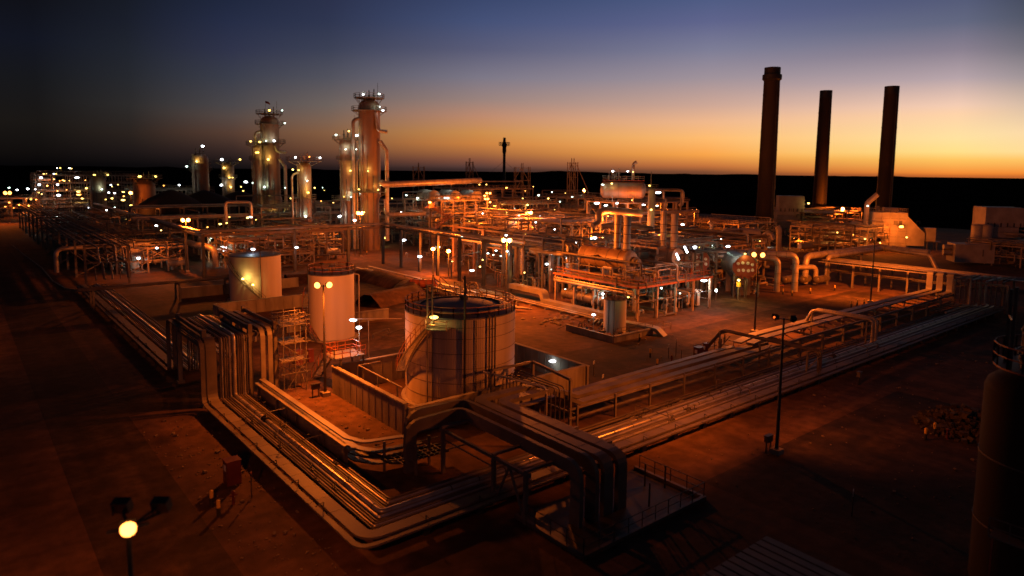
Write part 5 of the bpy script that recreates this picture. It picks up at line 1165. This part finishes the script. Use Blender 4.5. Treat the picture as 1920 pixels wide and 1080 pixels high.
# ================================================================== columns
def column(px, py, d, r, pyt, label, plats=(), lam=(), lower=None, shell=None, pipe_side=0, top='platform', mast_=0, name='process_column', steps=()):
    c = D(px, py, d); c.z = 0; h = Zat(c.x, c.y, pyt)
    t = T(name, label, 'column', c)
    rb = lower or r
    def seam(rr, z): return [(rr,z-.07),(rr+.05,z-.06),(rr+.05,z+.06),(rr,z+.07)]
    MB().lathe(c, [(rb*1.06,0),(rb*1.06,h*.1),(rb,h*.1)]+seam(rb,h*.2)+seam(rb,h*.28)+[(rb,h*.34),(r,h*.36)]+[q for k in range(5) for q in seam(r, h*.36+(h*.64-r)*(k+.6)/5)]+[(r,h-r*.75),(r*.93,h-r*.45),(r*.7,h-r*.18),(r*.35,h-r*.03),(.05,h)], 36, False).build('shell', shell or M_COL, t)
    e = V((-c.x,-c.y,0)).normalized(); s = V((-e.y,e.x,0))
    for (pyp, ro, mm) in plats:
        z = Zat(c.x, c.y, pyp); ro = r+ro
        m = MB().lathe(c+V((0,0,z)), [(r+.02,-.12),(ro,-.12),(ro,0),(r+.02,0)] if z < h-1 else [(.1,-.12),(ro,-.12),(ro,0),(.1,0)], 24, False)
        p = m.build('platform', M_STEEL, t)
        n = 14; MB().rail([c+V((ro*math.cos(2*PI*k/n),ro*math.sin(2*PI*k/n),z)) for k in range(n)],1.2,.09,3,True).build('handrail', mm or M_STEEL, p)
        bb = MB()
        for k in range(8):
            a = 2*PI*k/8; u = V((math.cos(a),math.sin(a),0)); bb.bar(c+u*(r*.99)+V((0,0,z-1.5)), c+u*(ro-.2)+V((0,0,z-.12)), .12)
        bb.build('bracket_rib', M_STEEL, p)
    q = c+(e*.8-s*.6)*(r+.45)
    MB().bar(q, q+V((0,0,h-.5)), .12).bar(q-s*.6, q-s*.6+V((0,0,h-.5)), .12).build('ladder', M_STEEL, t)
    if pipe_side:
        for k,(off,rr) in enumerate(((.9,.55),(.35,.25))):
            u = (e*.35+s*pipe_side*.94).normalized(); p1 = c+u*(r+.8+off*1.2*(k == 0)); zt = h*(.86,.6)[k]
            MB().tube([p1+V((0,0,.4)), p1+V((0,0,zt)), c+u*r*.3+V((0,0,zt+1.0))], rr*r/3.3, 10, 1.5).build('pipe', M_CLAD, t)
    for k in range(3):
        u = (e*.7+s*(.2-.35*k)).normalized(); p1 = c+u*(r+.3); MB().tube([p1+V((0,0,.4)), p1+V((0,0,h*(.5+.13*k)))], .16, 7).build('pipe', M_PIPE, t)
    if mast_:
        MB().lathe(c+s*r*.8+V((0,0,h)), [(.08,-1),(.05,mast_)], 6).build('lightning_rod', M_DARK, t)
    for k in range(3):
        u = c+s*(k-1)*r*.45+e*.3+V((0,0,h-.3)); MB().lathe(u, [(.2,0),(.2,.9),(.36,1.0),(.36,1.4),(.16,1.5),(.16,2.4+.4*k),(.05,2.6+.4*k)], 8).build('valve', M_DARK, t)
    lamps(t, d-r-1.5, lam, 2.2, (0,0,.55))
    return t
cA = column(695,470,216,3.25,186,'tallest distillation column with two upper railings and an overhead pipe',[(184,1.3,None),(208,2.0,None),(360,2.6,None)],
  [(681,177,'w',60,1.3),(711,176,'g',40,1.2),(718,207,'w',60,1.3),(712,200,'g',80,.9),(690,321,'y',160,1.1),(673,355,'y',150,1.0),(709,356,'y',180,1.1),(668,280,'g',220,.9),(683,398,'y',120,.9)],2.75,pipe_side=-1,mast_=5)
P0 = V(cA.location); e_ = V((-P0.x,-P0.y,0)).normalized(); s_ = V((e_.y,-e_.x,0))*-1
s_ = V((RT.x,RT.y,0)).normalized()
def rel(c, right, z, toward=0): return tuple(c + s_*right + e_*toward + V((0,0,z)))
big_pipe([rel(P0,2.0,42,2.6),rel(P0,2.6,36.5,2.8),rel(P0,5.4,36.2,2.8)], .55, 'overhead vapour pipe with a flange on the tallest column', bend=1.4)
big_pipe([rel(P0,3.2,33.5,1.5),rel(P0,5.2,30.5,1.5),rel(P0,5.2,3,1.5)], .62, 'long vertical downcomer pipe beside the tallest column', bend=1.4, bands=4)
big_pipe([rel(P0,3.5,21,5.5),rel(P0,4.5,20.4,6.5),(P0.x+38,P0.y-6.0,21.6)], .95, 'long high pipe leaving the tallest column towards the coolers', bend=1.4, bands=5)
big_pipe([rel(P0,4.8,16,4),rel(P0,4.8,11.2,4),rel(P0,17,11.6,3)], .7, 'lower pipe bend leaving the tallest column', bend=1.5)
column(655,466,221,2.6,258,'second column of the tall pair, with a crowded platform head',[(262,2.0,None),(374,2.6,None),(300,.9,None)],
  [(630,253,'g',120,1.2),(654,246,'y',120,1),(669,254,'w',60,1.1),(648,280,'g',200,1.0),(657,320,'y',220,1.1),(658,369,'g',200,1.1),(645,369,'y',100,.8),(625,380,'y',0,1),(636,406,'w',160,1.2)],pipe_side=0,mast_=7)
cB = column(511,450,251,3.1,217,'tall column with two lamps on its crown and a small flag',[(214,1.2,None),(233,1.6,None),(268,2.0,None),(355,1.6,None)],
  [(505,207,'y',60,1.2),(529,207,'g',50,1.1),(534,231,'w',60,1.1),(499,264,'g',100,1.0),(514,264,'w',140,1.4),(503,299,'y',300,1.2),(496,351,'g',260,1.0),(512,399,'y',200,1.1)],3.5,pipe_side=-1,mast_=5)
PB0 = V(cB.location)
fz = Zat(PB0.x,PB0.y,217)
fl = T('flag', 'small red flag on a thin staff on the crown of the tall column', 'flag', rel(PB0,-1.2,fz))
MB().lathe(rel(PB0,-1.2,fz-.4), [(.05,0),(.05,5.4)],6).build('staff', M_DARK, fl); MB().add([rel(PB0,-1.2,fz+5),rel(PB0,-.2,fz+4.7,.2),rel(PB0,.4,fz+4.2),rel(PB0,.35,fz+3.6),rel(PB0,-.3,fz+4.0,.2),rel(PB0,-1.2,fz+4.2)],[(0,1,4,5),(1,2,3,4)]).build('cloth', M_CABINET, fl)
big_pipe([rel(PB0,2.2,33,2.5),rel(PB0,2.7,30.5,2.6),rel(PB0,5.8,30.2,2.6)], .5, 'overhead vapour pipe on the flagged column', bend=1.2)
big_pipe([rel(PB0,3.4,28,1.5),rel(PB0,5.2,25.5,1.5),rel(PB0,5.2,3,1.5)], .55, 'vertical downcomer pipe beside the flagged column', bend=1.3)
column(487,450,249,1.6,272,'thin column with a lit platform head hugging the flagged column',[(272,1.9,None),(300,1.0,None)],[(470,265,'y',90,1.1),(487,266,'y',90,1.2),(484,286,'y',140,1.2),(480,286,'y',0,1)],mast_=6)
column(574,472,214,1.95,304,'slim banded column with a wide lamp lit platform',[(302,3.2,None),(372,1.3,None),(410,1.3,None)],
  [(554,295,'w',80,1.3),(580,294,'o',120,1.2),(600,296,'w',80,1.2),(549,318,'y',100,1.0),(560,319,'y',100,1),(576,339,'g',200,1.0),(578,361,'y',260,1.1),(590,352,'y',80,.8),(573,406,'g',240,1.1),(571,440,'y',160,.9)],pipe_side=-1)
column(379,412,330,3.4,287,'domed column with one bright lamp at its top, beyond the cone roofs',[(306,1.2,None),(318,1.6,None)],[(380,274,'w',60,1.4),(369,303,'y',420,1.2),(350,312,'g',150,1),(336,347,'w',300,1.3)],shell=M_COL)
column(430,408,362,2.9,306,'column with a mushroom platform head beyond the cone roofs',[(304,3.4,None),(332,1.4,None)],[(416,299,'w',80,1.4),(450,299,'y',80,1.2),(420,315,'y',260,1.1),(430,333,'y',260,1.1),(436,333,'y',0,1),(433,351,'y',300,1.1),(415,347,'w',200,1.4),(461,341,'w',200,1.5,1.8),(452,350,'y',0,1),(456,358,'y',0,1),(474,343,'g',100,1)],shell=M_COL)
column(274,432,300,3.9,336,'squat cladded column with a wide top platform and a goose neck',[(334,2.6,None),(345,1.0,None)],[(292,331,'y',80,1.1),(262,331,'y',160,1.0,1.8),(307,348,'o',0,.8)],shell=M_COL)
column(187,408,372,3.2,330,'slim cladded column with a top platform at the far end',[(328,2.6,None),(360,.9,None)],[(202,328,'y',80,1.1),(177,328,'y',150,1.1,1.5),(191,355,'g',300,1.0)],shell=M_COL)
# cone roof tanks in the dark
for (px,d,r,pyc,pye,l) in ((322,262,10,356,383,'dark cone roof tank, first of three, under the single floodlight'),(385,270,10.5,357,380,'dark cone roof tank, second of three, before the domed column'),(450,280,10,358,379,'dark cone roof tank, third of three, before the mushroom headed column')):
    c = D(px,400,d); c.z = 0; za = Zat(c.x,c.y,pyc); ze = Zat(c.x,c.y,pye)
    t = T('cone_roof_tank', l, 'tank', c)
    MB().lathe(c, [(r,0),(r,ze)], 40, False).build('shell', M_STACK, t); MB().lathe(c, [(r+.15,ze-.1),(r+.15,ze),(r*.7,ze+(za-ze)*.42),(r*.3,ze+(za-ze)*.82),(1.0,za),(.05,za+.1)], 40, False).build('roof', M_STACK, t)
# long rear racks
def rear_rack(label, x0, x1, y, z, n, seed, two=True):
    t = T('pipe_rack', label, 'pipe rack', (x0,y,0)); rnd = random.Random(seed); k = x0
    while k <= x1:
        for yy in (y,y+5): MB().box(k-.22,yy-.22,0,k+.22,yy+.22,z).build('post', M_STEEL, t)
        for zz in (z, z*.62): MB().box(k-.2,y+.23,zz-.5,k+.2,y+4.77,zz-.1).build('cross_beam', M_FRAME, t)
        k += 7
    for i in range(n):
        r = rnd.uniform(.15,.5); yy = y+.5+4.2*i/n; zz = (z if (i%2 == 0 or not two) else z*.62)-.1+r
        MB().tube([(x0-2,yy,zz),(x1+2,yy,zz)] if rnd.random() < .5 else [(x0-1,yy,zz-3),(x0-1,yy,zz),(x1+2,yy,zz)], r, 8).build('pipe', rnd.choice((M_CLAD,M_PIPE)), t)
    return t
r1 = rear_rack('long two level pipe rack running behind the wide pale tank', 40, 108, 206, 10.5, 9, 71)
r2 = rear_rack('long pipe rack behind the column pair', 112, 186, 214, 14, 9, 72)
r3 = rear_rack('dark pipe rack before the cone roof tanks', 44, 104, 236, 12, 8, 73)
lamps(r2, 226, [(752,398,'w',160,1.1),(762,366,'w',160,1.1),(783,371,'g',250,1.0,1.8),(818,366,'w',160,1.0),(837,371,'g',300,1.2,2),(860,366,'w',160,1.0),(899,346,'w',0,1.0),(912,346,'w',0,1.0),(722,446,'y',150,1.1,1.5)])
MB().tube([(60,200,9),(60,200,15.2),(66,197,15.2),(66,197,9)], .5, 8, 1.2).build('loop', M_CLAD, r1)
# the three cooler drums and long header
for k,(px,l) in enumerate(((806,'first of three pale cooler drums under the high pipe'),(846,'middle one of three pale cooler drums under the high pipe'),(886,'last of three pale cooler drums, by the lamp cluster'))):
    a = D(px-14,361,238); b = D(px+8,367,226); a.z = b.z = 16.2
    drum_thing(l, a, b, 2.1, M_HOUSE, True, 14.2, neck=False); 
    light(D(px-6,356,230)+V((0,0,1.5)), 260, C_W, r2, .2)
# lamp cluster mast
g = D(914,400,214); ht = Zat(g.x,g.y,362)
CM = T('lamp_cluster', 'frame holding a cluster of six small orange lamps', 'lamp post', (g.x,g.y,0))
MB().lathe((g.x,g.y,0), [(.2,0),(.14,ht+.5)], 8).build('pole', M_STEEL, CM)
for px,py in ((913,362),(919,362),(909,367),(910,373),(915,373),(919,379)): lamp(CM, D(px,py,213.5), 's', .34)
light(D(912,372,210), 5200, C_SOD, CM, .5)
# orange stair with its lamp
SZ = 196
a, b, c2 = D(806,388,SZ), D(842,408,SZ), D(815,432,SZ-4)
OS = T('access_stair', 'orange railed stair descending in two flights before the cooler drums', 'stair', (b.x,b.y,0))
for p, q2, w in ((a, b, 1.2), (b, c2, 1.2)):
    m = MB(); s = V((RT.x,RT.y,0))*0 + V((e_.x,e_.y,0))*.6
    for off in (-1,1): m.bar(p+s*off, q2+s*off, .12,.3)
    n = 16
    for k in range(n): m.bar(p.lerp(q2,(k+.5)/n)-s, p.lerp(q2,(k+.5)/n)+s, .3,.05)
    m.build('flight', M_RED, OS); m = MB()
    for off in (-1,1):
        for hh in (.55,1.1): m.bar(p+s*off+V((0,0,hh)), q2+s*off+V((0,0,hh)), .09)
        for k in range(8): m.bar(p.lerp(q2,k/7)+s*off, p.lerp(q2,k/7)+s*off+V((0,0,1.1)), .09)
    m.build('stair_rail', M_RED, OS)
for p in (a,b): MB().cbox(p+V((0,0,-.1)), 2.4,2.4,.15,R(30)).rail([p+V((-1.2,-1.2,0)),p+V((1.2,-1.2,0)),p+V((1.2,1.2,0))],1.1,.09,1.2).build('landing', M_RED, OS); MB().box(p.x-.15,p.y-.15,0,p.x+.15,p.y+.15,p.z-.2).build('leg', M_STEEL, OS)
lamp(OS, a+V((0,0,1.3)), 's', .42); light(a+V((-.8,-.8,1.4)), 1200, C_SOD, OS, .25)
# white lamp standards in the rear yard
for px,py,d,w,l,wd in ((787,481,168,300,'white lamp standard before the bridge legs in the rear yard',1.6),(821,463,178,260,'white lamp standard behind a bridge leg in the rear yard',1.6),(755,450,196,320,'white lamp standard at the foot of the cooler rack',2.6),(665,413,200,300,'pinkish white lamp standard under the tallest column',1.2),(260,484,185,260,'white lamp standard among the dark racks by the road',1.3),(105,407,300,300,'white lamp standard at the far dark racks',1.2),(638,405,215,200,'white lamp standard under the second column',1.0),(1343,545,138,0,'small white lamp standard at the skid corner by the yard',.8)):
    p = D(px,py,d); t = T('lamp_standard', l, 'lamp post', (p.x,p.y,0), 'white lamp standards')
    MB().lathe((p.x,p.y,0), [(.09,0),(.06,p.z-.2)], 6).build('pole', M_STEEL, t); lamp(t, p, 'w', .2+d*.0009, w, wide=wd)

# ================================================================== lattice frames and flare on the skyline
def lattice(px, d, pyt, pyb, w, label, side=False):
    c = D(px, 400, d); c.z = 0; h = Zat(c.x,c.y,pyt); z0 = 0
    t = T('lattice_tower', label, 'steel frame', c, 'steel frames on the skyline')
    for a in (-w/2, 0, w/2):
        for b in (-1.5,1.5): MB().bar(c+s_*a+e_*b, c+s_*a+e_*b+V((0,0,h+(1.5 if a == 0 else 0))), .2).build('post', M_STEEL, t)
    m = MB(); zz = h*.35
    for z in (h*.45,h*.62,h*.8,h-.4):
        for b in (-1.5,1.5): m.bar(c-s_*w/2+e_*b+V((0,0,z)), c+s_*w/2+e_*b+V((0,0,z)), .16)
    m.bar(c-s_*w/2-e_*1.5+V((0,0,h*.62)), c-e_*1.5+V((0,0,h*.8)), .2).bar(c+s_*w/2-e_*1.5+V((0,0,h*.62)), c-e_*1.5+V((0,0,h*.8)), .2)
    m.bar(c-s_*w/2-e_*1.5+V((0,0,h*.8)), c-e_*1.5+V((0,0,h-.4)), .2).bar(c+s_*w/2-e_*1.5+V((0,0,h*.8)), c-e_*1.5+V((0,0,h-.4)), .2)
    m.build('bracing', M_STEEL, t)
    if side: MB().bar(c+s_*w/2+V((0,0,h-1)), c+s_*(w/2+4.5)+V((0,0,h*.62)), .25).bar(c+s_*(w/2+4.5), c+s_*(w/2+4.5)+V((0,0,h*.62)), .3).build('stay', M_STEEL, t)
lattice(785,290,312,0,4.6,'short lattice frame on the skyline beside the tallest column')
lattice(880,300,303,0,2.8,'narrow lattice frame with a stay, between flare and tall pair',True)
lattice(978,270,313,0,5.6,'broad cross braced lattice frame near the flare')
lattice(1072,262,304,0,3.0,'narrow lattice frame with a stay, beside the elevated drum',True)
fc = D(945,340,900); fc.z = 0; fh = Zat(fc.x,fc.y,258)
FS = T('flare_stack', 'distant black flare stack with a platform near its tip', 'flare', fc)
MB().lathe(fc, [(2.0,0),(1.8,fh*.6),(1.9,fh*.7),(2.6,fh*.73),(2.6,fh*.82),(3.4,fh*.84),(3.4,fh*.88),(1.9,fh*.92),(1.7,fh)], 20).build('shaft', M_BLACK, FS)
MB().rail([fc+V((7*math.cos(k*PI/4),7*math.sin(k*PI/4),fh*.85)) for k in range(8)],4,.4,5,True).lathe(fc+V((0,0,fh*.85)),[(7,-.3),(7,0)],16).build('platform', M_BLACK, FS)
MB().bar(fc+V((0,0,fh*.55)), fc+s_*45, .25).bar(fc+V((0,0,fh*.55)), fc-s_*45, .25).build('guy_wire', M_BLACK, FS)
# ================================================================== raised racks beside the road on the dark side
DR = T('pipe_rack', 'raised dark pipe rack with braced bents and an expansion loop beside the road', 'pipe rack', (24,200,0))
for k in range(13):
    y = 165+14*k
    for x in (21,29): MB().box(x-.22,y-.22,0,x+.22,y+.22,8.5).build('post', M_STEEL, DR)
    m = MB().box(21.23,y-.2,8.0,28.77,y+.2,8.45).box(21.23,y-.2,4.6,28.77,y+.2,5.0)
    if k % 2: m.bar((21,y,.3),(29,y,4.6),.2)
    m.build('cross_beam', M_STEEL, DR)
for k in range(10):
    x = 21.7+.72*k; r = .12+.07*(k%3); z = 8.46+r if k % 2 else 5.02+r
    MB().tube([(x,157,z-3),(x,158.5,z),(x,348,z)], r, 7, .6).build('pipe', (M_PIPE,M_GALV,M_PIPE)[k%3], DR)
for x in (21,29): MB().bar((x,165,8.7),(x,346,8.7),.25).bar((x,165,5.1),(x,346,5.1),.2).build('beam', M_STEEL, DR)
lp = [tuple(G(107,515)+V((0,0,.5))), tuple(G(107,515)+V((0,0,6.0))), tuple(G(107,515)+V((20,0,6.0))), tuple(G(107,515)+V((20,0,2)))]
big_pipe(lp, .5, 'single expansion loop pipe standing at the road bend', M_CLAD, bend=1.8)
for k,(x,y,l) in enumerate(((44,178,'curved cladded pipe ending at the pipe bridge corner'),)):
    big_pipe([(47,205,5.5),(47,180,5.5),(50,176,5.2),(50,176,.4)], .8, l, bend=2.4)
CR = T('pipe_bridge', 'low dark pipe bridge crossing from the track into the plant', 'pipe bridge', (20,140,0))
for k in range(4): MB().tube([(16,136+.7*k,3.6),(42,136+.7*k,3.6),(42,136+.7*k,.5)], .14, 7).build('pipe', M_PIPE, CR)
for x in (18.2,32,41): MB().box(x-.15,135.5,0,x+.15,135.8,3.4).box(x-.15,138.6,0,x+.15,138.9,3.4).box(x-.14,135.81,3.15,x+.14,138.59,3.42).build('post', M_STEEL, CR)
for k in range(8):
    pass
rnd = random.Random(77)
for k, (x0,x1,y0,y1,h,l) in enumerate(((31,44,178,205,6,'dark valve frame beside the raised rack, closest to the pipe bridge corner'),(31,43,212,240,7.5,'dark valve frame in the middle of the raised rack'),(31,44,262,300,8,'dark valve frame towards the slim cladded column'))):
    frame_module('valve_unit', l, 'process unit', x0,x1,y0,y1,h,2,3,4,90+k,pipes=18,drums=3,verts=2,brace=.5,deck=.3)

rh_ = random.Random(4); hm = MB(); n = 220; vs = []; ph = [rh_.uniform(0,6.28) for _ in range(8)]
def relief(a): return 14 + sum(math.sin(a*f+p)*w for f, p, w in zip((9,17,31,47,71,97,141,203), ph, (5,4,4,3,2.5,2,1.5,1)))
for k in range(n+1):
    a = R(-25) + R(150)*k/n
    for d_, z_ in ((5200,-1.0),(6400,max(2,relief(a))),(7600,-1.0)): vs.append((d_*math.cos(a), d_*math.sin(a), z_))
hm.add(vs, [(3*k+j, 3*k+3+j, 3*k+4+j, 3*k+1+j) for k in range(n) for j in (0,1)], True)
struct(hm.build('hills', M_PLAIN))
# ================================================================== sky, camera, output
w = bpy.data.worlds.new('World'); scene.world = w; w.use_nodes = True
nt = w.node_tree; N = nt.nodes; L = nt.links
for n in list(N): N.remove(n)
def nd(t): return N.new(t)
def mth(op, a, b=None):
    n = nd('ShaderNodeMath'); n.operation = op
    for i, v in enumerate((a, b)):
        if v is None: continue
        if isinstance(v, (int, float)): n.inputs[i].default_value = v
        else: L.new(v, n.inputs[i])
    return n.outputs[0]
tc = nd('ShaderNodeTexCoord'); sp = nd('ShaderNodeSeparateXYZ'); L.new(tc.outputs['Generated'], sp.inputs[0])
ang = mth('ARCTAN2', sp.outputs['Y'], sp.outputs['X'])
az = mth('SUBTRACT', 50.5, mth('MULTIPLY', ang, 180/PI))      # degrees to the right of the view axis
def lin(c): return tuple(((v/255)/12.92 if v/255 <= .04045 else ((v/255+.055)/1.055)**2.4) for v in c)
def sky_ramp(x, keys):
    hy = 308.4 + x*(23.3/1920); azr = math.atan((x-960)/FPX)
    r = nd('ShaderNodeValToRGB'); cr = r.color_ramp; cr.interpolation = 'EASE' if False else 'LINEAR'
    pts = sorted([(math.sin(math.atan((hy-y)/FPX*math.cos(azr))), c) for y, c in keys])
    pts = [(max(0, z)*2, c) for z, c in pts] + [(.34*2, tuple(v*.65 for v in keys[0][1])), (.49*2, tuple(v*.35 for v in keys[0][1]))]
    while len(cr.elements) < len(pts): cr.elements.new(.5)
    for e, (z, c) in zip(cr.elements, pts): e.position = z
    for e, (z, c) in zip(cr.elements, pts): e.color = (*lin(c), 1)
    L.new(mth('MULTIPLY', sp.outputs['Z'], 2), r.inputs['Fac']); return r.outputs['Color']
ramps = [(-34.5, sky_ramp(80, [(0,(14,15,21)),(80,(17,20,32)),(150,(21,22,26)),(230,(25,22,20)),(285,(16,13,12)),(309,(7,6,7))])),
 (-29.0, sky_ramp(250, [(0,(21,25,35)),(50,(25,29,41)),(100,(31,35,45)),(150,(37,39,45)),(200,(44,42,42)),(250,(42,34,30)),(285,(28,22,22)),(309,(12,10,11))])),
 (-22.1, sky_ramp(440, [(0,(29,37,59)),(50,(37,44,69)),(100,(47,51,74)),(150,(59,62,75)),(200,(75,71,74)),(220,(85,72,68)),(250,(86,61,50)),(280,(58,41,37)),(300,(35,26,26)),(313,(20,16,17))])),
 (-14.9, sky_ramp(620, [(0,(41,47,73)),(50,(46,53,79)),(100,(60,65,86)),(150,(82,82,93)),(200,(110,98,93)),(230,(127,98,80)),(250,(134,94,66)),(280,(114,74,52)),(300,(72,47,40)),(315,(36,25,25))])),
 (-2.7, sky_ramp(900, [(0,(55,68,105)),(50,(69,81,119)),(100,(90,92,120)),(150,(125,120,135)),(190,(155,131,125)),(220,(190,138,110)),(250,(206,142,78)),(270,(205,130,65)),(300,(135,82,60)),(313,(88,60,55)),(318,(60,42,40))])),
 (15.7, sky_ramp(1320, [(0,(74,89,129)),(50,(95,100,140)),(100,(125,125,150)),(150,(160,146,155)),(200,(206,167,150)),(230,(240,184,140)),(260,(255,188,112)),(290,(250,165,75)),(312,(195,113,60)),(323,(120,72,48))])),
 (32.6, sky_ramp(1780, [(0,(80,87,118)),(50,(98,103,128)),(100,(138,128,144)),(150,(183,164,170)),(200,(245,205,180)),(215,(255,211,170)),(260,(255,226,160)),(285,(255,224,138)),(300,(255,196,96)),(325,(245,140,52)),(330,(200,105,45))])),
 (36.8, sky_ramp(1912, [(0,(62,68,84)),(50,(80,85,100)),(100,(112,110,120)),(150,(158,147,150)),(200,(214,188,166)),(250,(252,218,168)),(285,(255,220,150)),(300,(255,196,100)),(325,(245,140,52)),(331,(200,105,45))]))]
cur = ramps[0][1]; prev = ramps[0][0]
def mix(cur, nxt, a, b):
    m = nd('ShaderNodeMapRange'); m.inputs['From Min'].default_value = a; m.inputs['From Max'].default_value = b; m.interpolation_type = 'LINEAR'; L.new(az, m.inputs['Value'])
    x = nd('ShaderNodeMix'); x.data_type = 'RGBA'; L.new(m.outputs['Result'], x.inputs['Factor']); L.new(cur, x.inputs['A']); L.new(nxt, x.inputs['B']); return x.outputs['Result']
for a, c in ramps[1:]:
    cur = mix(cur, c, prev, a); prev = a
cur = mix(cur, ramps[2][1], 45, 85); cur = mix(ramps[2][1], cur, -95, -50)
bg = nd('ShaderNodeBackground'); L.new(cur, bg.inputs['Color']); bg.inputs['Strength'].default_value = 1.0
sky = nd('ShaderNodeTexSky'); sky.sky_type = 'NISHITA'; sky.sun_disc = False; sky.sun_elevation = R(-4); sky.sun_rotation = R(77)
bg2 = nd('ShaderNodeBackground'); L.new(sky.outputs[0], bg2.inputs['Color']); bg2.inputs['Strength'].default_value = 0.012
ad = nd('ShaderNodeAddShader'); L.new(bg.outputs[0], ad.inputs[0]); L.new(bg2.outputs[0], ad.inputs[1])
out = nd('ShaderNodeOutputWorld'); L.new(ad.outputs[0], out.inputs['Surface'])

cd = bpy.data.cameras.new('camera'); cam = bpy.data.objects.new('camera', cd); COL.objects.link(cam)
cam.matrix_world = Matrix((( RT.x, UP.x, -FW.x, EYE.x), (RT.y, UP.y, -FW.y, EYE.y), (RT.z, UP.z, -FW.z, EYE.z), (0,0,0,1)))
cd.sensor_width = 36; cd.lens = 24.0; cd.shift_y = -80/1920; cd.clip_start = .5; cd.clip_end = 30000
cd.dof.use_dof = True; cd.dof.focus_distance = 95; cd.dof.aperture_fstop = 0.17
scene.camera = cam
scene.view_settings.view_transform = 'Standard'; scene.view_settings.look = 'None'; scene.view_settings.exposure = 0.0; scene.view_settings.gamma = 1.0
scene.render.resolution_x = 1024; scene.render.resolution_y = 576
c_ = scene.cycles; c_.use_denoising = True; c_.max_bounces = 4; c_.diffuse_bounces = 2; c_.glossy_bounces = 2; c_.sample_clamp_indirect = 4; c_.caustics_reflective = False; c_.caustics_refractive = False
try: c_.use_light_tree = True; c_.light_sampling_threshold = 0.0
except Exception: pass
for o in scene.objects:
    if '_o' in o: del o['_o']
